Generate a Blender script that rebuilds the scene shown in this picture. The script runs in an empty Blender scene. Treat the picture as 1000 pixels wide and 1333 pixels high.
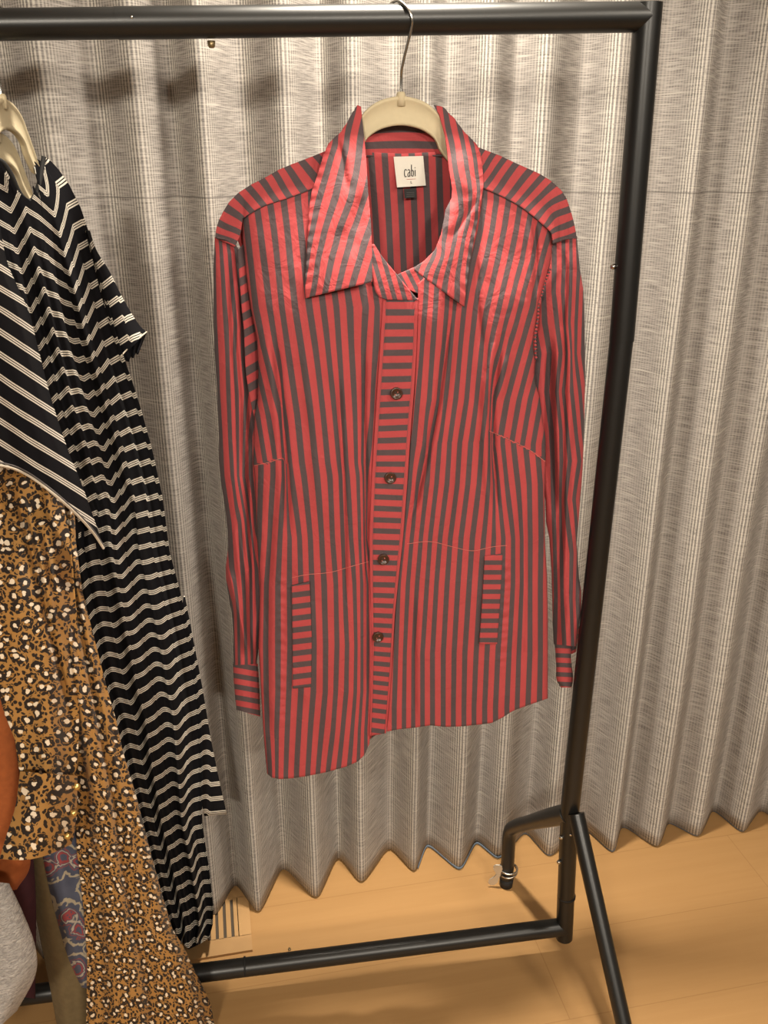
import bpy, bmesh, math, random
import numpy as np
from mathutils import Vector
random.seed(7); rng = np.random.default_rng(7)
S = bpy.context.scene; COL = S.collection

# ---------------------------------------------------------------- camera, world, lights, exposure
F_PX, PITCH, YAW, H, D = 1150.0, math.radians(22.0), math.radians(8.33), 1.50, 1.25   # frame of 1000 x 1333
cam_d = bpy.data.cameras.new('camera'); cam = bpy.data.objects.new('camera', cam_d); COL.objects.link(cam)
cam_d.sensor_fit = 'VERTICAL'; cam_d.sensor_height = 36.0; cam_d.lens = F_PX/1333*36; cam_d.clip_start = 0.02
cam.location = (0, 0, H); cam.rotation_euler = (math.pi/2-PITCH, 0, -YAW); S.camera = cam
w = bpy.data.worlds.new('room_light'); S.world = w; w.use_nodes = True
w.node_tree.nodes['Background'].inputs[0].default_value = (1.0, 0.86, 0.72, 1); w.node_tree.nodes['Background'].inputs[1].default_value = 0.11
S.view_settings.view_transform = 'Standard'; S.view_settings.look = 'None'; S.view_settings.gamma = 1; S.view_settings.exposure = 0.16
CEIL = 2.55
LAMPS = [  # x, y, watts, size, target
    (-0.95, -2.15, 66, 0.42, (0.1, 1.3, 0.9)),
    (0.75, -2.35, 56, 0.42, (0.2, 1.3, 0.9)),
    (0.27, 1.27, 12.5, 0.12, (0.27, 1.27, 0.0)),
    (1.45, -0.35, 16, 0.30, (0.6, 1.4, 0.8)),
]
for i, (lx, ly, pw, sz, tg) in enumerate(LAMPS):
    ld = bpy.data.lights.new('downlight_lamp', 'AREA'); ld.shape = 'DISK'; ld.size = sz; ld.energy = pw; ld.spread = math.radians(75 if sz < 0.2 else 150); ld.color = (1.0, 0.90, 0.755)
    lo = bpy.data.objects.new('downlight_lamp', ld); COL.objects.link(lo); lo.location = (lx, ly, CEIL-0.03)
    lo.rotation_euler = (Vector(tg)-lo.location).to_track_quat('-Z', 'Y').to_euler()

# ---------------------------------------------------------------- helpers
cp, sp, cy_, sy_ = math.cos(PITCH), math.sin(PITCH), math.cos(YAW), math.sin(YAW)
FW = np.array([sy_*cp, cy_*cp, -sp]); RT = np.array([cy_, -sy_, 0.0]); UP = np.cross(RT, FW)
def ray(x, y):
    x = np.asarray(x, float)[..., None]; y = np.asarray(y, float)[..., None]
    return FW + RT*(x-500)/F_PX + UP*(666.5-y)/F_PX
def at(x, y, Y):
    d = ray(x, y); return np.array([0, 0, H]) + d*(np.asarray(Y, float)/d[..., 1])[..., None]
def atz(x, y, z=0.0):
    d = ray(x, y); return np.array([0, 0, H]) + d*((z-H)/d[..., 2])[..., None]
def lerp(a, b, t): return a+(b-a)*t
def sstep(a, b, x):
    t = np.clip((np.asarray(x, float)-a)/(b-a), 0, 1); return t*t*(3-2*t)
def P(pts):                       # polyline y -> x
    p = sorted(pts, key=lambda q: q[1]); xs = np.array([q[0] for q in p], float); ys = np.array([q[1] for q in p], float)
    return lambda y: np.interp(y, ys, xs)
def Q(pts):                       # polyline x -> y
    p = sorted(pts); xs = np.array([q[0] for q in p], float); ys = np.array([q[1] for q in p], float)
    return lambda x: np.interp(x, xs, ys)
def resample(pts, n, smooth=True):
    p = np.array(pts, float)
    if smooth and len(p) > 2:
        q = np.vstack([2*p[0]-p[1], p, 2*p[-1]-p[-2]]); out = []
        for i in range(1, len(q)-2):
            for t in np.linspace(0, 1, 10, endpoint=False):
                a, b, c, d = q[i-1], q[i], q[i+1], q[i+2]
                out.append(0.5*((2*b)+(c-a)*t+(2*a-5*b+4*c-d)*t*t+(3*b-a-3*c+d)*t**3))
        out.append(p[-1]); p = np.array(out)
    s = np.concatenate([[0], np.cumsum(np.linalg.norm(np.diff(p, axis=0), axis=1))])
    tt = np.linspace(0, s[-1], n)
    return np.stack([np.interp(tt, s, p[:, k]) for k in range(p.shape[1])], 1)
def stripes_from_rows(rows):      # rows: (y, [(index, x), ...])
    rows = sorted(rows, key=lambda r: r[0]); ys = np.array([r[0] for r in rows], float)
    def U1(r, x):
        us = np.array([q[0] for q in r[1]], float); xs = np.array([q[1] for q in r[1]], float)
        o = np.argsort(xs); us, xs = us[o], xs[o]
        xs = np.maximum.accumulate(xs+np.arange(len(xs))*1e-3)
        v = np.interp(x, xs, us)
        v = np.where(x < xs[0], us[0]+(x-xs[0])/15.0, v); return np.where(x > xs[-1], us[-1]+(x-xs[-1])/15.0, v)
    def U(x, y):
        vals = np.stack([U1(r, x) for r in rows]); yc = np.clip(y, ys[0], ys[-1])
        j = np.clip(np.searchsorted(ys, yc, side='right')-1, 0, len(ys)-2); t = (yc-ys[j])/(ys[j+1]-ys[j])
        a = np.take_along_axis(vals, j[None], 0)[0]; b = np.take_along_axis(vals, (j+1)[None], 0)[0]
        return a+(b-a)*t
    return U
def stripes_tps(lines):           # lines: (index, [(x, y), ...])
    pts, val = [], []
    for k, pl in lines:
        for q in pl: pts.append(q); val.append(k)
    pts = np.array(pts, float)/100; val = np.array(val, float); n = len(pts)
    def ker(a, b):
        r2 = ((a[:, None]-b[None])**2).sum(-1); return r2*np.log(r2+1e-9)
    K = ker(pts, pts)+np.eye(n)*2e-3; Pm = np.c_[np.ones(n), pts]
    A = np.block([[K, Pm], [Pm.T, np.zeros((3, 3))]]); sol = np.linalg.solve(A, np.r_[val, 0, 0, 0])
    def U(x, y):
        q = np.stack([np.ravel(x), np.ravel(y)], 1)/100
        return (ker(q, pts)@sol[:n]+np.c_[np.ones(len(q)), q]@sol[n:]).reshape(np.shape(x))
    return U
def creases(defs):                # (polyline, depth, width px, skew) -> depth relief in metres
    L = [(resample(p, 60, False), d, wd, sk) for p, d, wd, sk in defs]
    def g(x, y):
        r = np.zeros(np.shape(x))
        for p, d, wd, sk in L:
            ys = p[:, 1]; o = np.argsort(ys); px = np.interp(y, ys[o], p[o, 0]); s = (x-px)/wd
            span = ys.max()-ys.min(); env = sstep(ys.min()-8, ys.min()+0.2*span, y)*(1-sstep(ys.max()-0.2*span, ys.max()+8, y))
            r = r+env*d*(np.exp(-s*s)-0.45*np.exp(-((s-sk*1.9)/1.3)**2))
        return r
    return g
def wob(seed, n, sx, sy):         # soft irregular relief
    r = np.random.default_rng(seed); a = r.uniform(0, 6.28, n); kx = r.normal(0, 1, n)/sx; ky = r.normal(0, 1, n)/sy
    return lambda x, y: sum(np.sin(kx[i]*x+ky[i]*y+a[i]) for i in range(n))/math.sqrt(n)

def link(name, me, mat, parent=None):
    o = bpy.data.objects.new(name, me); COL.objects.link(o)
    if mat: me.materials.append(mat)
    if parent is not None: o.parent = parent
    return o
def org(parent):
    v = Vector((0, 0, 0))
    while parent is not None: v = v+Vector(parent.location); parent = parent.parent
    return v
def mesh_obj(name, V, F, mat, parent=None, uv=None, uv2=None, smooth=True, solid=0):
    o0 = org(parent); me = bpy.data.meshes.new(name)
    me.from_pydata([tuple(Vector(v)-o0) for v in V], [], [tuple(int(i) for i in f) for f in F])
    for nm, data in (('uv', uv), ('band', uv2)):
        if data is not None:
            l = me.uv_layers.new(name=nm); idx = np.zeros(len(me.loops), int); me.loops.foreach_get('vertex_index', idx)
            l.data.foreach_set('uv', np.asarray(data, np.float32)[idx].ravel())
    if smooth: me.polygons.foreach_set('use_smooth', [True]*len(me.polygons))
    me.update(); o = link(name, me, mat, parent)
    if solid:
        m = o.modifiers.new('thickness', 'SOLIDIFY'); m.thickness = solid; m.offset = 0
    return o
def grid_faces(nu, nv, o=0):
    i = np.arange(nv-1)[:, None]*nu+np.arange(nu-1)[None]
    return np.stack([i, i+1, i+nu+1, i+nu], -1).reshape(-1, 4)+o
def sheet(name, X, Y, Z, U, V, mat, parent=None, back=None, solid=0.0012, band=None):
    """cloth from a grid of frame points X, Y at depth Z; back = second depth grid makes it a closed flattened tube"""
    nv, nu = X.shape; Pt = at(X, Y, Z).reshape(-1, 3); UVs = np.stack([U.ravel(), V.ravel()], 1); Fc = grid_faces(nu, nv)
    if back is not None:
        Pb = at(X, Y, back).reshape(-1, 3); n = len(Pt); Fb = grid_faces(nu, nv, n)[:, ::-1]; sd = []
        for r in range(nv-1):
            a, b = r*nu, (r+1)*nu; sd.append((a+n, a, b, b+n)); a += nu-1; b += nu-1; sd.append((a, a+n, b+n, b))
        Pt = np.vstack([Pt, Pb]); UVs = np.vstack([UVs, UVs]); Fc = np.vstack([Fc, Fb, np.array(sd)]); solid = 0
    return mesh_obj(name, Pt, Fc, mat, parent, UVs, None, True, solid)
def region(xL, xR, yT, yB, nx, ny):
    t, v = np.meshgrid(np.linspace(0, 1, nx), np.linspace(0, 1, ny)); y = lerp(300.0, 900.0, v); x = lerp(xL(y), xR(y), t)
    for _ in range(12):
        y = lerp(yT(x), yB(x), v); x = lerp(xL(y), xR(y), t)
    return x, y, t, v
def ruled(ptsA, ptsB, nx, ny, smooth=False):   # rows follow A (left) to B (right)
    a, b = resample(ptsA, ny, smooth), resample(ptsB, ny, smooth); t, v = np.meshgrid(np.linspace(0, 1, nx), np.linspace(0, 1, ny))
    return lerp(a[:, :1], b[:, :1], t), lerp(a[:, 1:], b[:, 1:], t), t, v
def tube(name, pts, rad, mat, parent=None, n=16, caps=True, smooth_path=False, m=None, flat=(1, 1)):
    p = np.array([tuple(q) for q in pts], float)
    if len(p) == 2: p = np.array([lerp(p[0], p[1], t) for t in np.linspace(0, 1, 8)])
    if smooth_path: p = resample(p, m or 40)
    k = len(p); rr = np.full(k, rad) if np.isscalar(rad) else np.interp(np.linspace(0, 1, k), np.linspace(0, 1, len(rad)), rad)
    T = np.gradient(p, axis=0); T /= np.linalg.norm(T, axis=1)[:, None]
    ref = np.array([0, 0, 1.0]) if abs(T[0, 2]) < 0.9 else np.array([0, 1.0, 0]); Nn = np.cross(T[0], ref); Nn /= np.linalg.norm(Nn)
    V, Fc = [], []
    for i in range(k):
        Nn = Nn-T[i]*(Nn@T[i]); Nn /= np.linalg.norm(Nn); B = np.cross(T[i], Nn)
        for j in range(n):
            a = 2*math.pi*j/n; V.append(p[i]+rr[i]*(math.cos(a)*flat[0]*Nn+math.sin(a)*flat[1]*B))
    for i in range(k-1):
        for j in range(n):
            Fc.append((i*n+j, i*n+(j+1) % n, (i+1)*n+(j+1) % n, (i+1)*n+j))
    if caps:
        q0 = len(V); V += V[:n]+V[(k-1)*n:k*n]; Fc += [tuple(range(q0, q0+n))[::-1], tuple(range(q0+n, q0+2*n))]
    o = mesh_obj(name, V, Fc, mat, parent)
    if caps:
        for q in o.data.polygons[-2:]: q.use_smooth = False
    return o
def lathe(name, c, axis, prof, mat, parent=None, n=24):   # prof: (offset along axis, radius)
    c = Vector(c); ax = Vector(axis).normalized(); u = ax.orthogonal().normalized(); v = ax.cross(u); V, Fc = [], []
    for h, r in prof:
        for j in range(n):
            a = 2*math.pi*j/n; V.append(c+ax*h+(u*math.cos(a)+v*math.sin(a))*r)
    for i in range(len(prof)-1):
        for j in range(n): Fc.append((i*n+j, i*n+(j+1) % n, (i+1)*n+(j+1) % n, (i+1)*n+j))
    Fc += [tuple(range(n))[::-1], tuple(range((len(prof)-1)*n, len(prof)*n))]
    return mesh_obj(name, V, Fc, mat, parent)
def box_vf(c, s, R=None):
    V = []
    for dx in (-.5, .5):
        for dy in (-.5, .5):
            for dz in (-.5, .5):
                q = Vector((dx*s[0], dy*s[1], dz*s[2])); V.append(Vector(c)+(R @ q if R else q))
    return V, [(0, 1, 3, 2), (4, 6, 7, 5), (0, 4, 5, 1), (2, 3, 7, 6), (0, 2, 6, 4), (1, 5, 7, 3)]
def boxes(name, items, mat, parent=None, bevel=0):
    V, Fc = [], []
    for it in items:
        v, f = box_vf(*it); Fc += [tuple(i+len(V) for i in q) for q in f]; V += v
    o = mesh_obj(name, V, Fc, mat, parent, smooth=False)
    if bevel:
        m = o.modifiers.new('bevel', 'BEVEL'); m.width = bevel; m.segments = 2
    return o
def thing(name, label, cat, loc, group=None):
    o = bpy.data.objects.new(name, None); COL.objects.link(o); o.location = tuple(loc); o.empty_display_size = 0.05
    o['label'] = label; o['category'] = cat
    if group: o['group'] = group
    return o
def struct(o): o['kind'] = 'structure'; return o

# ---------------------------------------------------------------- materials
class NT:
    def __init__(s, name, rough=0.8, metal=0.0, sheen=0.0, spec=0.5):
        s.m = bpy.data.materials.new(name); s.m.use_nodes = True; s.t = s.m.node_tree; s.b = s.t.nodes['Principled BSDF']
        s.b.inputs['Roughness'].default_value = rough; s.b.inputs['Metallic'].default_value = metal
        s.b.inputs['Specular IOR Level'].default_value = spec
        if sheen: s.b.inputs['Sheen Weight'].default_value = sheen
    def put(s, sock, v):
        if hasattr(v, 'is_output'): s.t.links.new(v, sock)
        elif isinstance(v, (tuple, list)): sock.default_value = (*v, 1) if len(v) == 3 and sock.type == 'RGBA' else v
        else: sock.default_value = v
    def math(s, op, a, b=None, c=None, clamp=False):
        n = s.t.nodes.new('ShaderNodeMath'); n.operation = op; n.use_clamp = clamp
        for i, v in enumerate((a, b, c)):
            if v is not None: s.put(n.inputs[i], v)
        return n.outputs[0]
    def mix(s, f, a, b, blend='MIX'):
        n = s.t.nodes.new('ShaderNodeMix'); n.data_type = 'RGBA'; n.blend_type = blend
        s.put(n.inputs[0], f); s.put(n.inputs[6], a); s.put(n.inputs[7], b); return n.outputs[2]
    def uv(s, name='uv'):
        n = s.t.nodes.new('ShaderNodeUVMap'); n.uv_map = name; return n.outputs[0]
    def obj(s): return s.t.nodes.new('ShaderNodeTexCoord').outputs['Object']
    def sep(s, v):
        n = s.t.nodes.new('ShaderNodeSeparateXYZ'); s.put(n.inputs[0], v); return n.outputs
    def comb(s, x, y, z=0.0):
        n = s.t.nodes.new('ShaderNodeCombineXYZ')
        for i, v in enumerate((x, y, z)): s.put(n.inputs[i], v)
        return n.outputs[0]
    def noise(s, v, scale, detail=2.0, rough=0.5, dist=0.0):
        n = s.t.nodes.new('ShaderNodeTexNoise'); s.put(n.inputs['Vector'], v); n.inputs['Scale'].default_value = scale
        n.inputs['Detail'].default_value = detail; n.inputs['Roughness'].default_value = rough; n.inputs['Distortion'].default_value = dist
        return n.outputs[0]
    def voro(s, v, scale, feature='F1', rnd=1.0):
        n = s.t.nodes.new('ShaderNodeTexVoronoi'); n.feature = feature; s.put(n.inputs['Vector'], v); n.inputs['Scale'].default_value = scale
        n.voronoi_dimensions = '2D'; n.inputs['Randomness'].default_value = rnd; return n.outputs
    def step(s, a, b, v):
        n = s.t.nodes.new('ShaderNodeMapRange'); n.interpolation_type = 'SMOOTHSTEP'; s.put(n.inputs[0], v)
        n.inputs[1].default_value = a; n.inputs[2].default_value = b; return n.outputs[0]
    def color(s, c): s.put(s.b.inputs['Base Color'], c); return s
    def bump(s, h, strength=0.3, dist=0.001):
        n = s.t.nodes.new('ShaderNodeBump'); n.inputs['Strength'].default_value = strength; n.inputs['Distance'].default_value = dist
        s.put(n.inputs['Height'], h); s.t.links.new(n.outputs[0], s.b.inputs['Normal']); return s
def plain(name, c, rough=0.6, metal=0.0, var=0.08, scale=30, bump=0.0, spec=0.5):
    n = NT(name, rough, metal, spec=spec); f = n.noise(n.obj(), scale, 3)
    n.color(n.mix(f, tuple(x*(1-var) for x in c), tuple(min(1, x*(1+var)) for x in c)))
    if bump: n.bump(f, bump, 0.001)
    return n.m
def shirt_mat():
    n = NT('red_grey_striped_cotton', 0.78, sheen=0.04, spec=0.17); u, v, _ = n.sep(n.uv())
    fr = n.math('FRACT', n.math('ADD', u, 0.5)); d = n.math('ABSOLUTE', n.math('SUBTRACT', fr, 0.5))
    nz = n.noise(n.obj(), 900, 2); d = n.math('ADD', d, n.math('MULTIPLY', n.math('SUBTRACT', nz, 0.5), 0.035))
    m = n.step(0.215, 0.265, d)
    soft = n.noise(n.obj(), 18, 3)
    red = n.mix(soft, (0.43, 0.056, 0.063), (0.53, 0.075, 0.078)); drk = n.mix(soft, (0.056, 0.056, 0.062), (0.074, 0.072, 0.077))
    c = n.mix(m, drk, red); c = n.mix(n.math('MULTIPLY', n.noise(n.obj(), 1600, 2), 0.25), c, (0.30, 0.10, 0.10))
    n.color(c)
    h = n.math('ADD', n.math('MULTIPLY', n.noise(n.obj(), 1300, 2), 0.12), n.math('MULTIPLY', n.noise(n.obj(), 42, 3, 0.55, 0.8), 4.0)); n.bump(h, 0.55, 0.0011); return n.m
def dress_mat():
    n = NT('black_white_striped_jersey', 0.9, spec=0.1); u, v, _ = n.sep(n.uv()); fr = n.math('FRACT', u); lines = None
    for c in (0.385, 0.5, 0.615):
        l = n.math('SUBTRACT', 1.0, n.step(0.026, 0.042, n.math('ABSOLUTE', n.math('SUBTRACT', fr, c))))
        lines = l if lines is None else n.math('MAXIMUM', lines, l)
    nz = n.noise(n.obj(), 700, 2); lines = n.math('MULTIPLY', lines, n.math('ADD', 0.62, n.math('MULTIPLY', nz, 0.45)))
    n.color(n.mix(lines, (0.0075, 0.0075, 0.0095), (0.80, 0.75, 0.65))); n.bump(nz, 0.15, 0.0006); return n.m
def leopard_mat():
    n = NT('ochre_leopard_print', 0.6, sheen=0.05, spec=0.3); uv = n.uv(); sc_ = n.t.nodes.new('ShaderNodeVectorMath'); sc_.operation = 'SCALE'; n.put(sc_.inputs[0], uv); sc_.inputs[3].default_value = 1.18; uv = sc_.outputs[0]; wv = n.noise(uv, 1.1, 2)
    w2 = n.comb(n.math('MULTIPLY', n.math('SUBTRACT', wv, 0.5), 0.55), n.math('MULTIPLY', n.math('SUBTRACT', n.noise(uv, 1.7, 1), 0.5), 0.5))
    ad = n.t.nodes.new('ShaderNodeVectorMath'); ad.operation = 'ADD'; n.put(ad.inputs[0], uv); n.put(ad.inputs[1], w2)
    vo = n.voro(ad.outputs[0], 1.0, rnd=0.85); dist = n.math('ADD', vo['Distance'], n.math('MULTIPLY', n.math('SUBTRACT', n.noise(uv, 4.2, 2), 0.5), 0.24))
    gap = n.step(0.55, 0.61, n.noise(uv, 3.1, 1, dist=0.6))
    ring = n.math('MULTIPLY', n.step(0.15, 0.19, dist), n.math('SUBTRACT', 1.0, n.step(0.44, 0.48, dist)))
    ring = n.math('MULTIPLY', ring, n.math('SUBTRACT', 1.0, n.math('MULTIPLY', gap, 0.9)))
    core = n.math('SUBTRACT', 1.0, n.step(0.15, 0.19, dist))
    vs = n.voro(ad.outputs[0], 2.6, rnd=1.0); sp_ = n.math('MULTIPLY', n.math('SUBTRACT', 1.0, n.step(0.30, 0.35, vs['Distance'])), n.step(0.50, 0.54, dist))
    c = n.mix(n.noise(uv, 0.6, 2), (0.33, 0.165, 0.042), (0.42, 0.222, 0.066))
    c = n.mix(core, c, (0.80, 0.68, 0.52)); c = n.mix(n.math('MAXIMUM', ring, sp_), c, (0.018, 0.012, 0.010)); n.color(c); return n.m
def paisley_mat():
    n = NT('blue_paisley_cotton', 0.8); uv = n.uv(); vo = n.voro(uv, 0.9, rnd=0.9)
    d = n.math('ADD', vo['Distance'], n.math('MULTIPLY', n.math('SUBTRACT', n.noise(uv, 2.0, 2, dist=1.0), 0.5), 0.5))
    c = n.mix(n.noise(uv, 1.1, 2), (0.035, 0.042, 0.075), (0.11, 0.12, 0.17))
    for a, b, col in ((0.10, 0.17, (0.30, 0.05, 0.055)), (0.20, 0.24, (0.45, 0.38, 0.30)), (0.29, 0.32, (0.26, 0.06, 0.06)), (0.47, 0.56, (0.40, 0.34, 0.24))):
        r = n.math('MULTIPLY', n.step(a-0.015, a+0.015, d), n.math('SUBTRACT', 1.0, n.step(b-0.015, b+0.015, d))); c = n.mix(r, c, col)
    n.color(c); return n.m
Z_SEAM = float(at(600, 252, 1.56)[2])
def curtain_mat():
    n = NT('grey_slub_curtain_weave', 0.9, spec=0.15); u, v, _ = n.sep(n.uv()); lit_band, _, _ = n.sep(n.uv('band'))
    wv = n.math('MULTIPLY', n.math('SUBTRACT', n.noise(n.comb(n.math('MULTIPLY', u, 6.0), n.math('MULTIPLY', v, 9.0)), 1.0, 2), 0.5), 0.0016)
    warp = n.math('ADD', 0.5, n.math('MULTIPLY', n.math('SINE', n.math('MULTIPLY', n.math('ADD', u, wv), 2*math.pi/0.0068)), 0.5))
    warp = n.step(0.25, 0.75, warp)
    weft = n.noise(n.comb(n.math('MULTIPLY', u, 22.0), n.math('MULTIPLY', v, 620.0)), 1.0, 3, 0.6)
    slub = n.step(0.60, 0.74, n.noise(n.comb(n.math('MULTIPLY', u, 7.0), n.math('MULTIPLY', v, 210.0)), 1.0, 2))
    brk = n.noise(n.comb(n.math('MULTIPLY', u, 200.0), n.math('MULTIPLY', v, 260.0)), 1.0, 2)
    base = n.mix(n.step(0.36, 0.64, weft), (0.165, 0.152, 0.145), (0.40, 0.372, 0.345))
    base = n.mix(n.math('MULTIPLY', slub, 0.6), base, (0.60, 0.56, 0.50))
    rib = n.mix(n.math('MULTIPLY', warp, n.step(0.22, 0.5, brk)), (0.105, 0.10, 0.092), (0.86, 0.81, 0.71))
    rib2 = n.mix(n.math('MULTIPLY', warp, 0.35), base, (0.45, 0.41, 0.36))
    c = n.mix(lit_band, rib2, n.mix(0.85, base, rib)); sm = n.math('SUBTRACT', 1.0, n.step(0.0008, 0.0018, n.math('ABSOLUTE', n.math('SUBTRACT', v, Z_SEAM)))); c = n.mix(n.math('MULTIPLY', sm, 0.55), c, (0.10, 0.09, 0.085)); n.color(c); n.bump(weft, 0.25, 0.0008); return n.m
def floor_mat():
    n = NT('light_oak_planks', 0.42, spec=0.35); x, y, z = n.sep(n.obj())
    a = math.radians(3.12); xr = n.math('ADD', n.math('MULTIPLY', x, math.cos(a)), n.math('MULTIPLY', y, math.sin(a)))
    yr = n.math('SUBTRACT', n.math('MULTIPLY', y, math.cos(a)), n.math('MULTIPLY', x, math.sin(a)))
    b = n.t.nodes.new('ShaderNodeTexBrick'); n.put(b.inputs['Vector'], n.comb(n.math('ADD', xr, 0.37), n.math('ADD', yr, 0.055)))
    b.inputs['Scale'].default_value = 1.0; b.inputs['Brick Width'].default_value = 1.5; b.inputs['Row Height'].default_value = 0.19
    b.inputs['Mortar Size'].default_value = 0.0011; b.inputs['Mortar Smooth'].default_value = 0.3; b.offset = 0.37
    b.inputs['Color1'].default_value = (0.36, 0.36, 0.36, 1); b.inputs['Color2'].default_value = (0.62, 0.62, 0.62, 1); b.inputs['Mortar'].default_value = (0, 0, 0, 1)
    g = n.noise(n.comb(n.math('MULTIPLY', xr, 3.0), n.math('MULTIPLY', yr, 55.0)), 1.0, 4, 0.6, 0.6)
    g2 = n.noise(n.comb(n.math('MULTIPLY', xr, 1.2), n.math('MULTIPLY', yr, 8.0)), 1.0, 3, 0.5, 1.2)
    c = n.mix(g, (0.33, 0.18, 0.066), (0.43, 0.252, 0.104)); c = n.mix(n.math('MULTIPLY', g2, 0.45), c, (0.35, 0.2, 0.08))
    bc, _, _ = n.sep(b.outputs[0]); c = n.mix(n.math('MULTIPLY', n.math('SUBTRACT', 0.62, bc), 0.8), c, (0.38, 0.20, 0.07))
    c = n.mix(n.math('MULTIPLY', b.outputs['Fac'], 0.45), c, (0.22, 0.12, 0.045)); n.color(c); n.bump(g, 0.08, 0.0005); return n.m
def knit_mat():
    n = NT('grey_fluffy_knit', 1.0); x, y, z = n.sep(n.obj())
    f = n.noise(n.comb(n.math('MULTIPLY', x, 120.0), n.math('MULTIPLY', y, 120.0), n.math('MULTIPLY', z, 330.0)), 1.0, 3, 0.7, 1.0)
    n.color(n.mix(n.step(0.3, 0.7, f), (0.26, 0.25, 0.245), (0.56, 0.54, 0.52))); n.bump(f, 0.8, 0.004); return n.m
M = dict(shirt=shirt_mat(), dress=dress_mat(), leopard=leopard_mat(), paisley=paisley_mat(), curtain=curtain_mat(), floor=floor_mat(), knit=knit_mat(),
    black=plain('black_powder_coated_steel', (0.008, 0.008, 0.0075), 0.36, 0.0, 0.15, 60, spec=0.55), rubber=plain('black_rubber', (0.008, 0.008, 0.008), 0.7),
    steel=plain('bright_steel', (0.62, 0.60, 0.56), 0.25, 1.0), brass=plain('dull_brass', (0.30, 0.23, 0.12), 0.4, 0.8),
    velvet=plain('cream_velvet', (0.62, 0.53, 0.35), 0.8, 0, 0.05, 200, 0.1), zinc=plain('zinc_plate', (0.60, 0.57, 0.50), 0.35, 0.6),
    tag=plain('white_woven_label', (0.80, 0.76, 0.68), 0.8, 0, 0.03, 400), ink=plain('dark_label_thread', (0.045, 0.04, 0.04), 0.8), redink=plain('red_label_thread', (0.55, 0.16, 0.12), 0.8),
    blacktag=plain('black_woven_label', (0.02, 0.02, 0.02), 0.8), greyink=plain('grey_label_thread', (0.14, 0.13, 0.13), 0.8),
    button=plain('dark_brown_button', (0.055, 0.022, 0.012), 0.28, 0, 0.3, 150), thread=plain('pale_red_seam_thread', (0.62, 0.17, 0.14), 0.7),
    wall=plain('warm_white_paint', (0.62, 0.56, 0.48), 0.9), orange=plain('burnt_orange_knit', (0.36, 0.095, 0.022), 0.95, 0, 0.25, 120, 0.5),
    maroon=plain('dark_maroon_cloth', (0.05, 0.008, 0.014), 0.9, 0, 0.3, 60), olive=plain('olive_brown_corduroy', (0.17, 0.12, 0.055), 0.95, 0, 0.25, 90, 0.4),
    hem=plain('blue_grey_lining', (0.12, 0.16, 0.21), 0.9), wood=plain('light_oak_register', (0.40, 0.235, 0.098), 0.5, 0, 0.12, 25), dark=plain('duct_shade', (0.07, 0.052, 0.035), 0.9),
    gold=plain('gold_button_metal', (0.75, 0.52, 0.18), 0.3, 0.9), white_edge=plain('cream_overlock_edge', (0.62, 0.55, 0.44), 0.9), lampglass=None)
em = bpy.data.materials.new('lamp_glow'); em.use_nodes = True; e = em.node_tree.nodes['Principled BSDF']
e.inputs['Emission Color'].default_value = (1, 0.83, 0.62, 1); e.inputs['Emission Strength'].default_value = 6; M['lampglass'] = em

# ---------------------------------------------------------------- the room
WA = math.radians(3.12); wx = np.array([math.cos(WA), math.sin(WA), 0]); wn = np.array([-math.sin(WA), math.cos(WA), 0])
struct(boxes('floor', [((0.3, 0.0, -0.05), (7, 6.0, 0.1))], M['floor']))
struct(boxes('ceiling', [((0.3, 0.0, CEIL+0.05), (7, 6.0, 0.1))], M['wall']))
wc = atz(560, 1100)+wn*0.22
wall = boxes('wall_back', [((0, 0, 0), (7, 0.1, CEIL))], M['wall']); wall.location = (wc[0], wc[1]+0.05, CEIL/2); wall.rotation_euler = (0, 0, WA); struct(wall)
for i, (lx, ly, pw, sz, tg) in enumerate(LAMPS):
    o = thing('downlight', ('round recessed ceiling downlight behind the camera at the left', 'round recessed ceiling downlight behind the camera at the right', 'round recessed ceiling downlight over the clothes rack', 'round recessed ceiling downlight at the right of the room')[i], 'light', (lx, ly, CEIL))
    lathe('trim_ring', (lx, ly, CEIL), (0, 0, -1), [(0.0, sz/2+0.03), (0.012, sz/2+0.025), (0.012, sz/2+0.005), (0.004, sz/2)], M['wall'], o)
    lathe('diffuser', (lx, ly, CEIL), (0, 0, -1), [(0.001, sz/2), (0.005, sz/2-0.004)], M['lampglass'], o)

# ---------------------------------------------------------------- curtain
hem_px = [(-70, 1290, 0), (-40, 1225, 1), (-5, 1268, 0), (28, 1205, 1), (62, 1250, 0), (95, 1190, 1), (130, 1235, 0), (160, 1178, 1), (200, 1215, 0), (240, 1160, 1), (280, 1192, 0), (306, 1146, 1), (337, 1192, 0), (368, 1124, 1), (413, 1171, 0), (440, 1111, 1), (471, 1151, 0), (507, 1101, 1), (541, 1138, 0), (556, 1095, 1),
          (600, 1133, 0), (620, 1092, 1), (650, 1118, 0), (684, 1078, 1), (716, 1115, 0), (757, 1070, 1), (800, 1110, 0), (810, 1070, 1), (857, 1101, 0), (870, 1066, 1), (911, 1088, 0), (928, 1049, 1), (969, 1083, 0), (988, 1048, 1), (1030, 1076, 0), (1048, 1040, 1), (1090, 1068, 0), (1110, 1032, 1)]
cps = np.array([np.r_[atz(x, y, 0.012)[:2], k] for x, y, k in hem_px])
cur = thing('curtain', 'long grey woven pleated curtain hanging to the floor behind the rack', 'curtain', (cps[20, 0], cps[20, 1], 0.0))
def plan(sm):
    q = resample(cps, 900, False)
    for _ in range(sm): q[1:-1] = 0.25*q[:-2]+0.5*q[1:-1]+0.25*q[2:]
    return q
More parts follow.
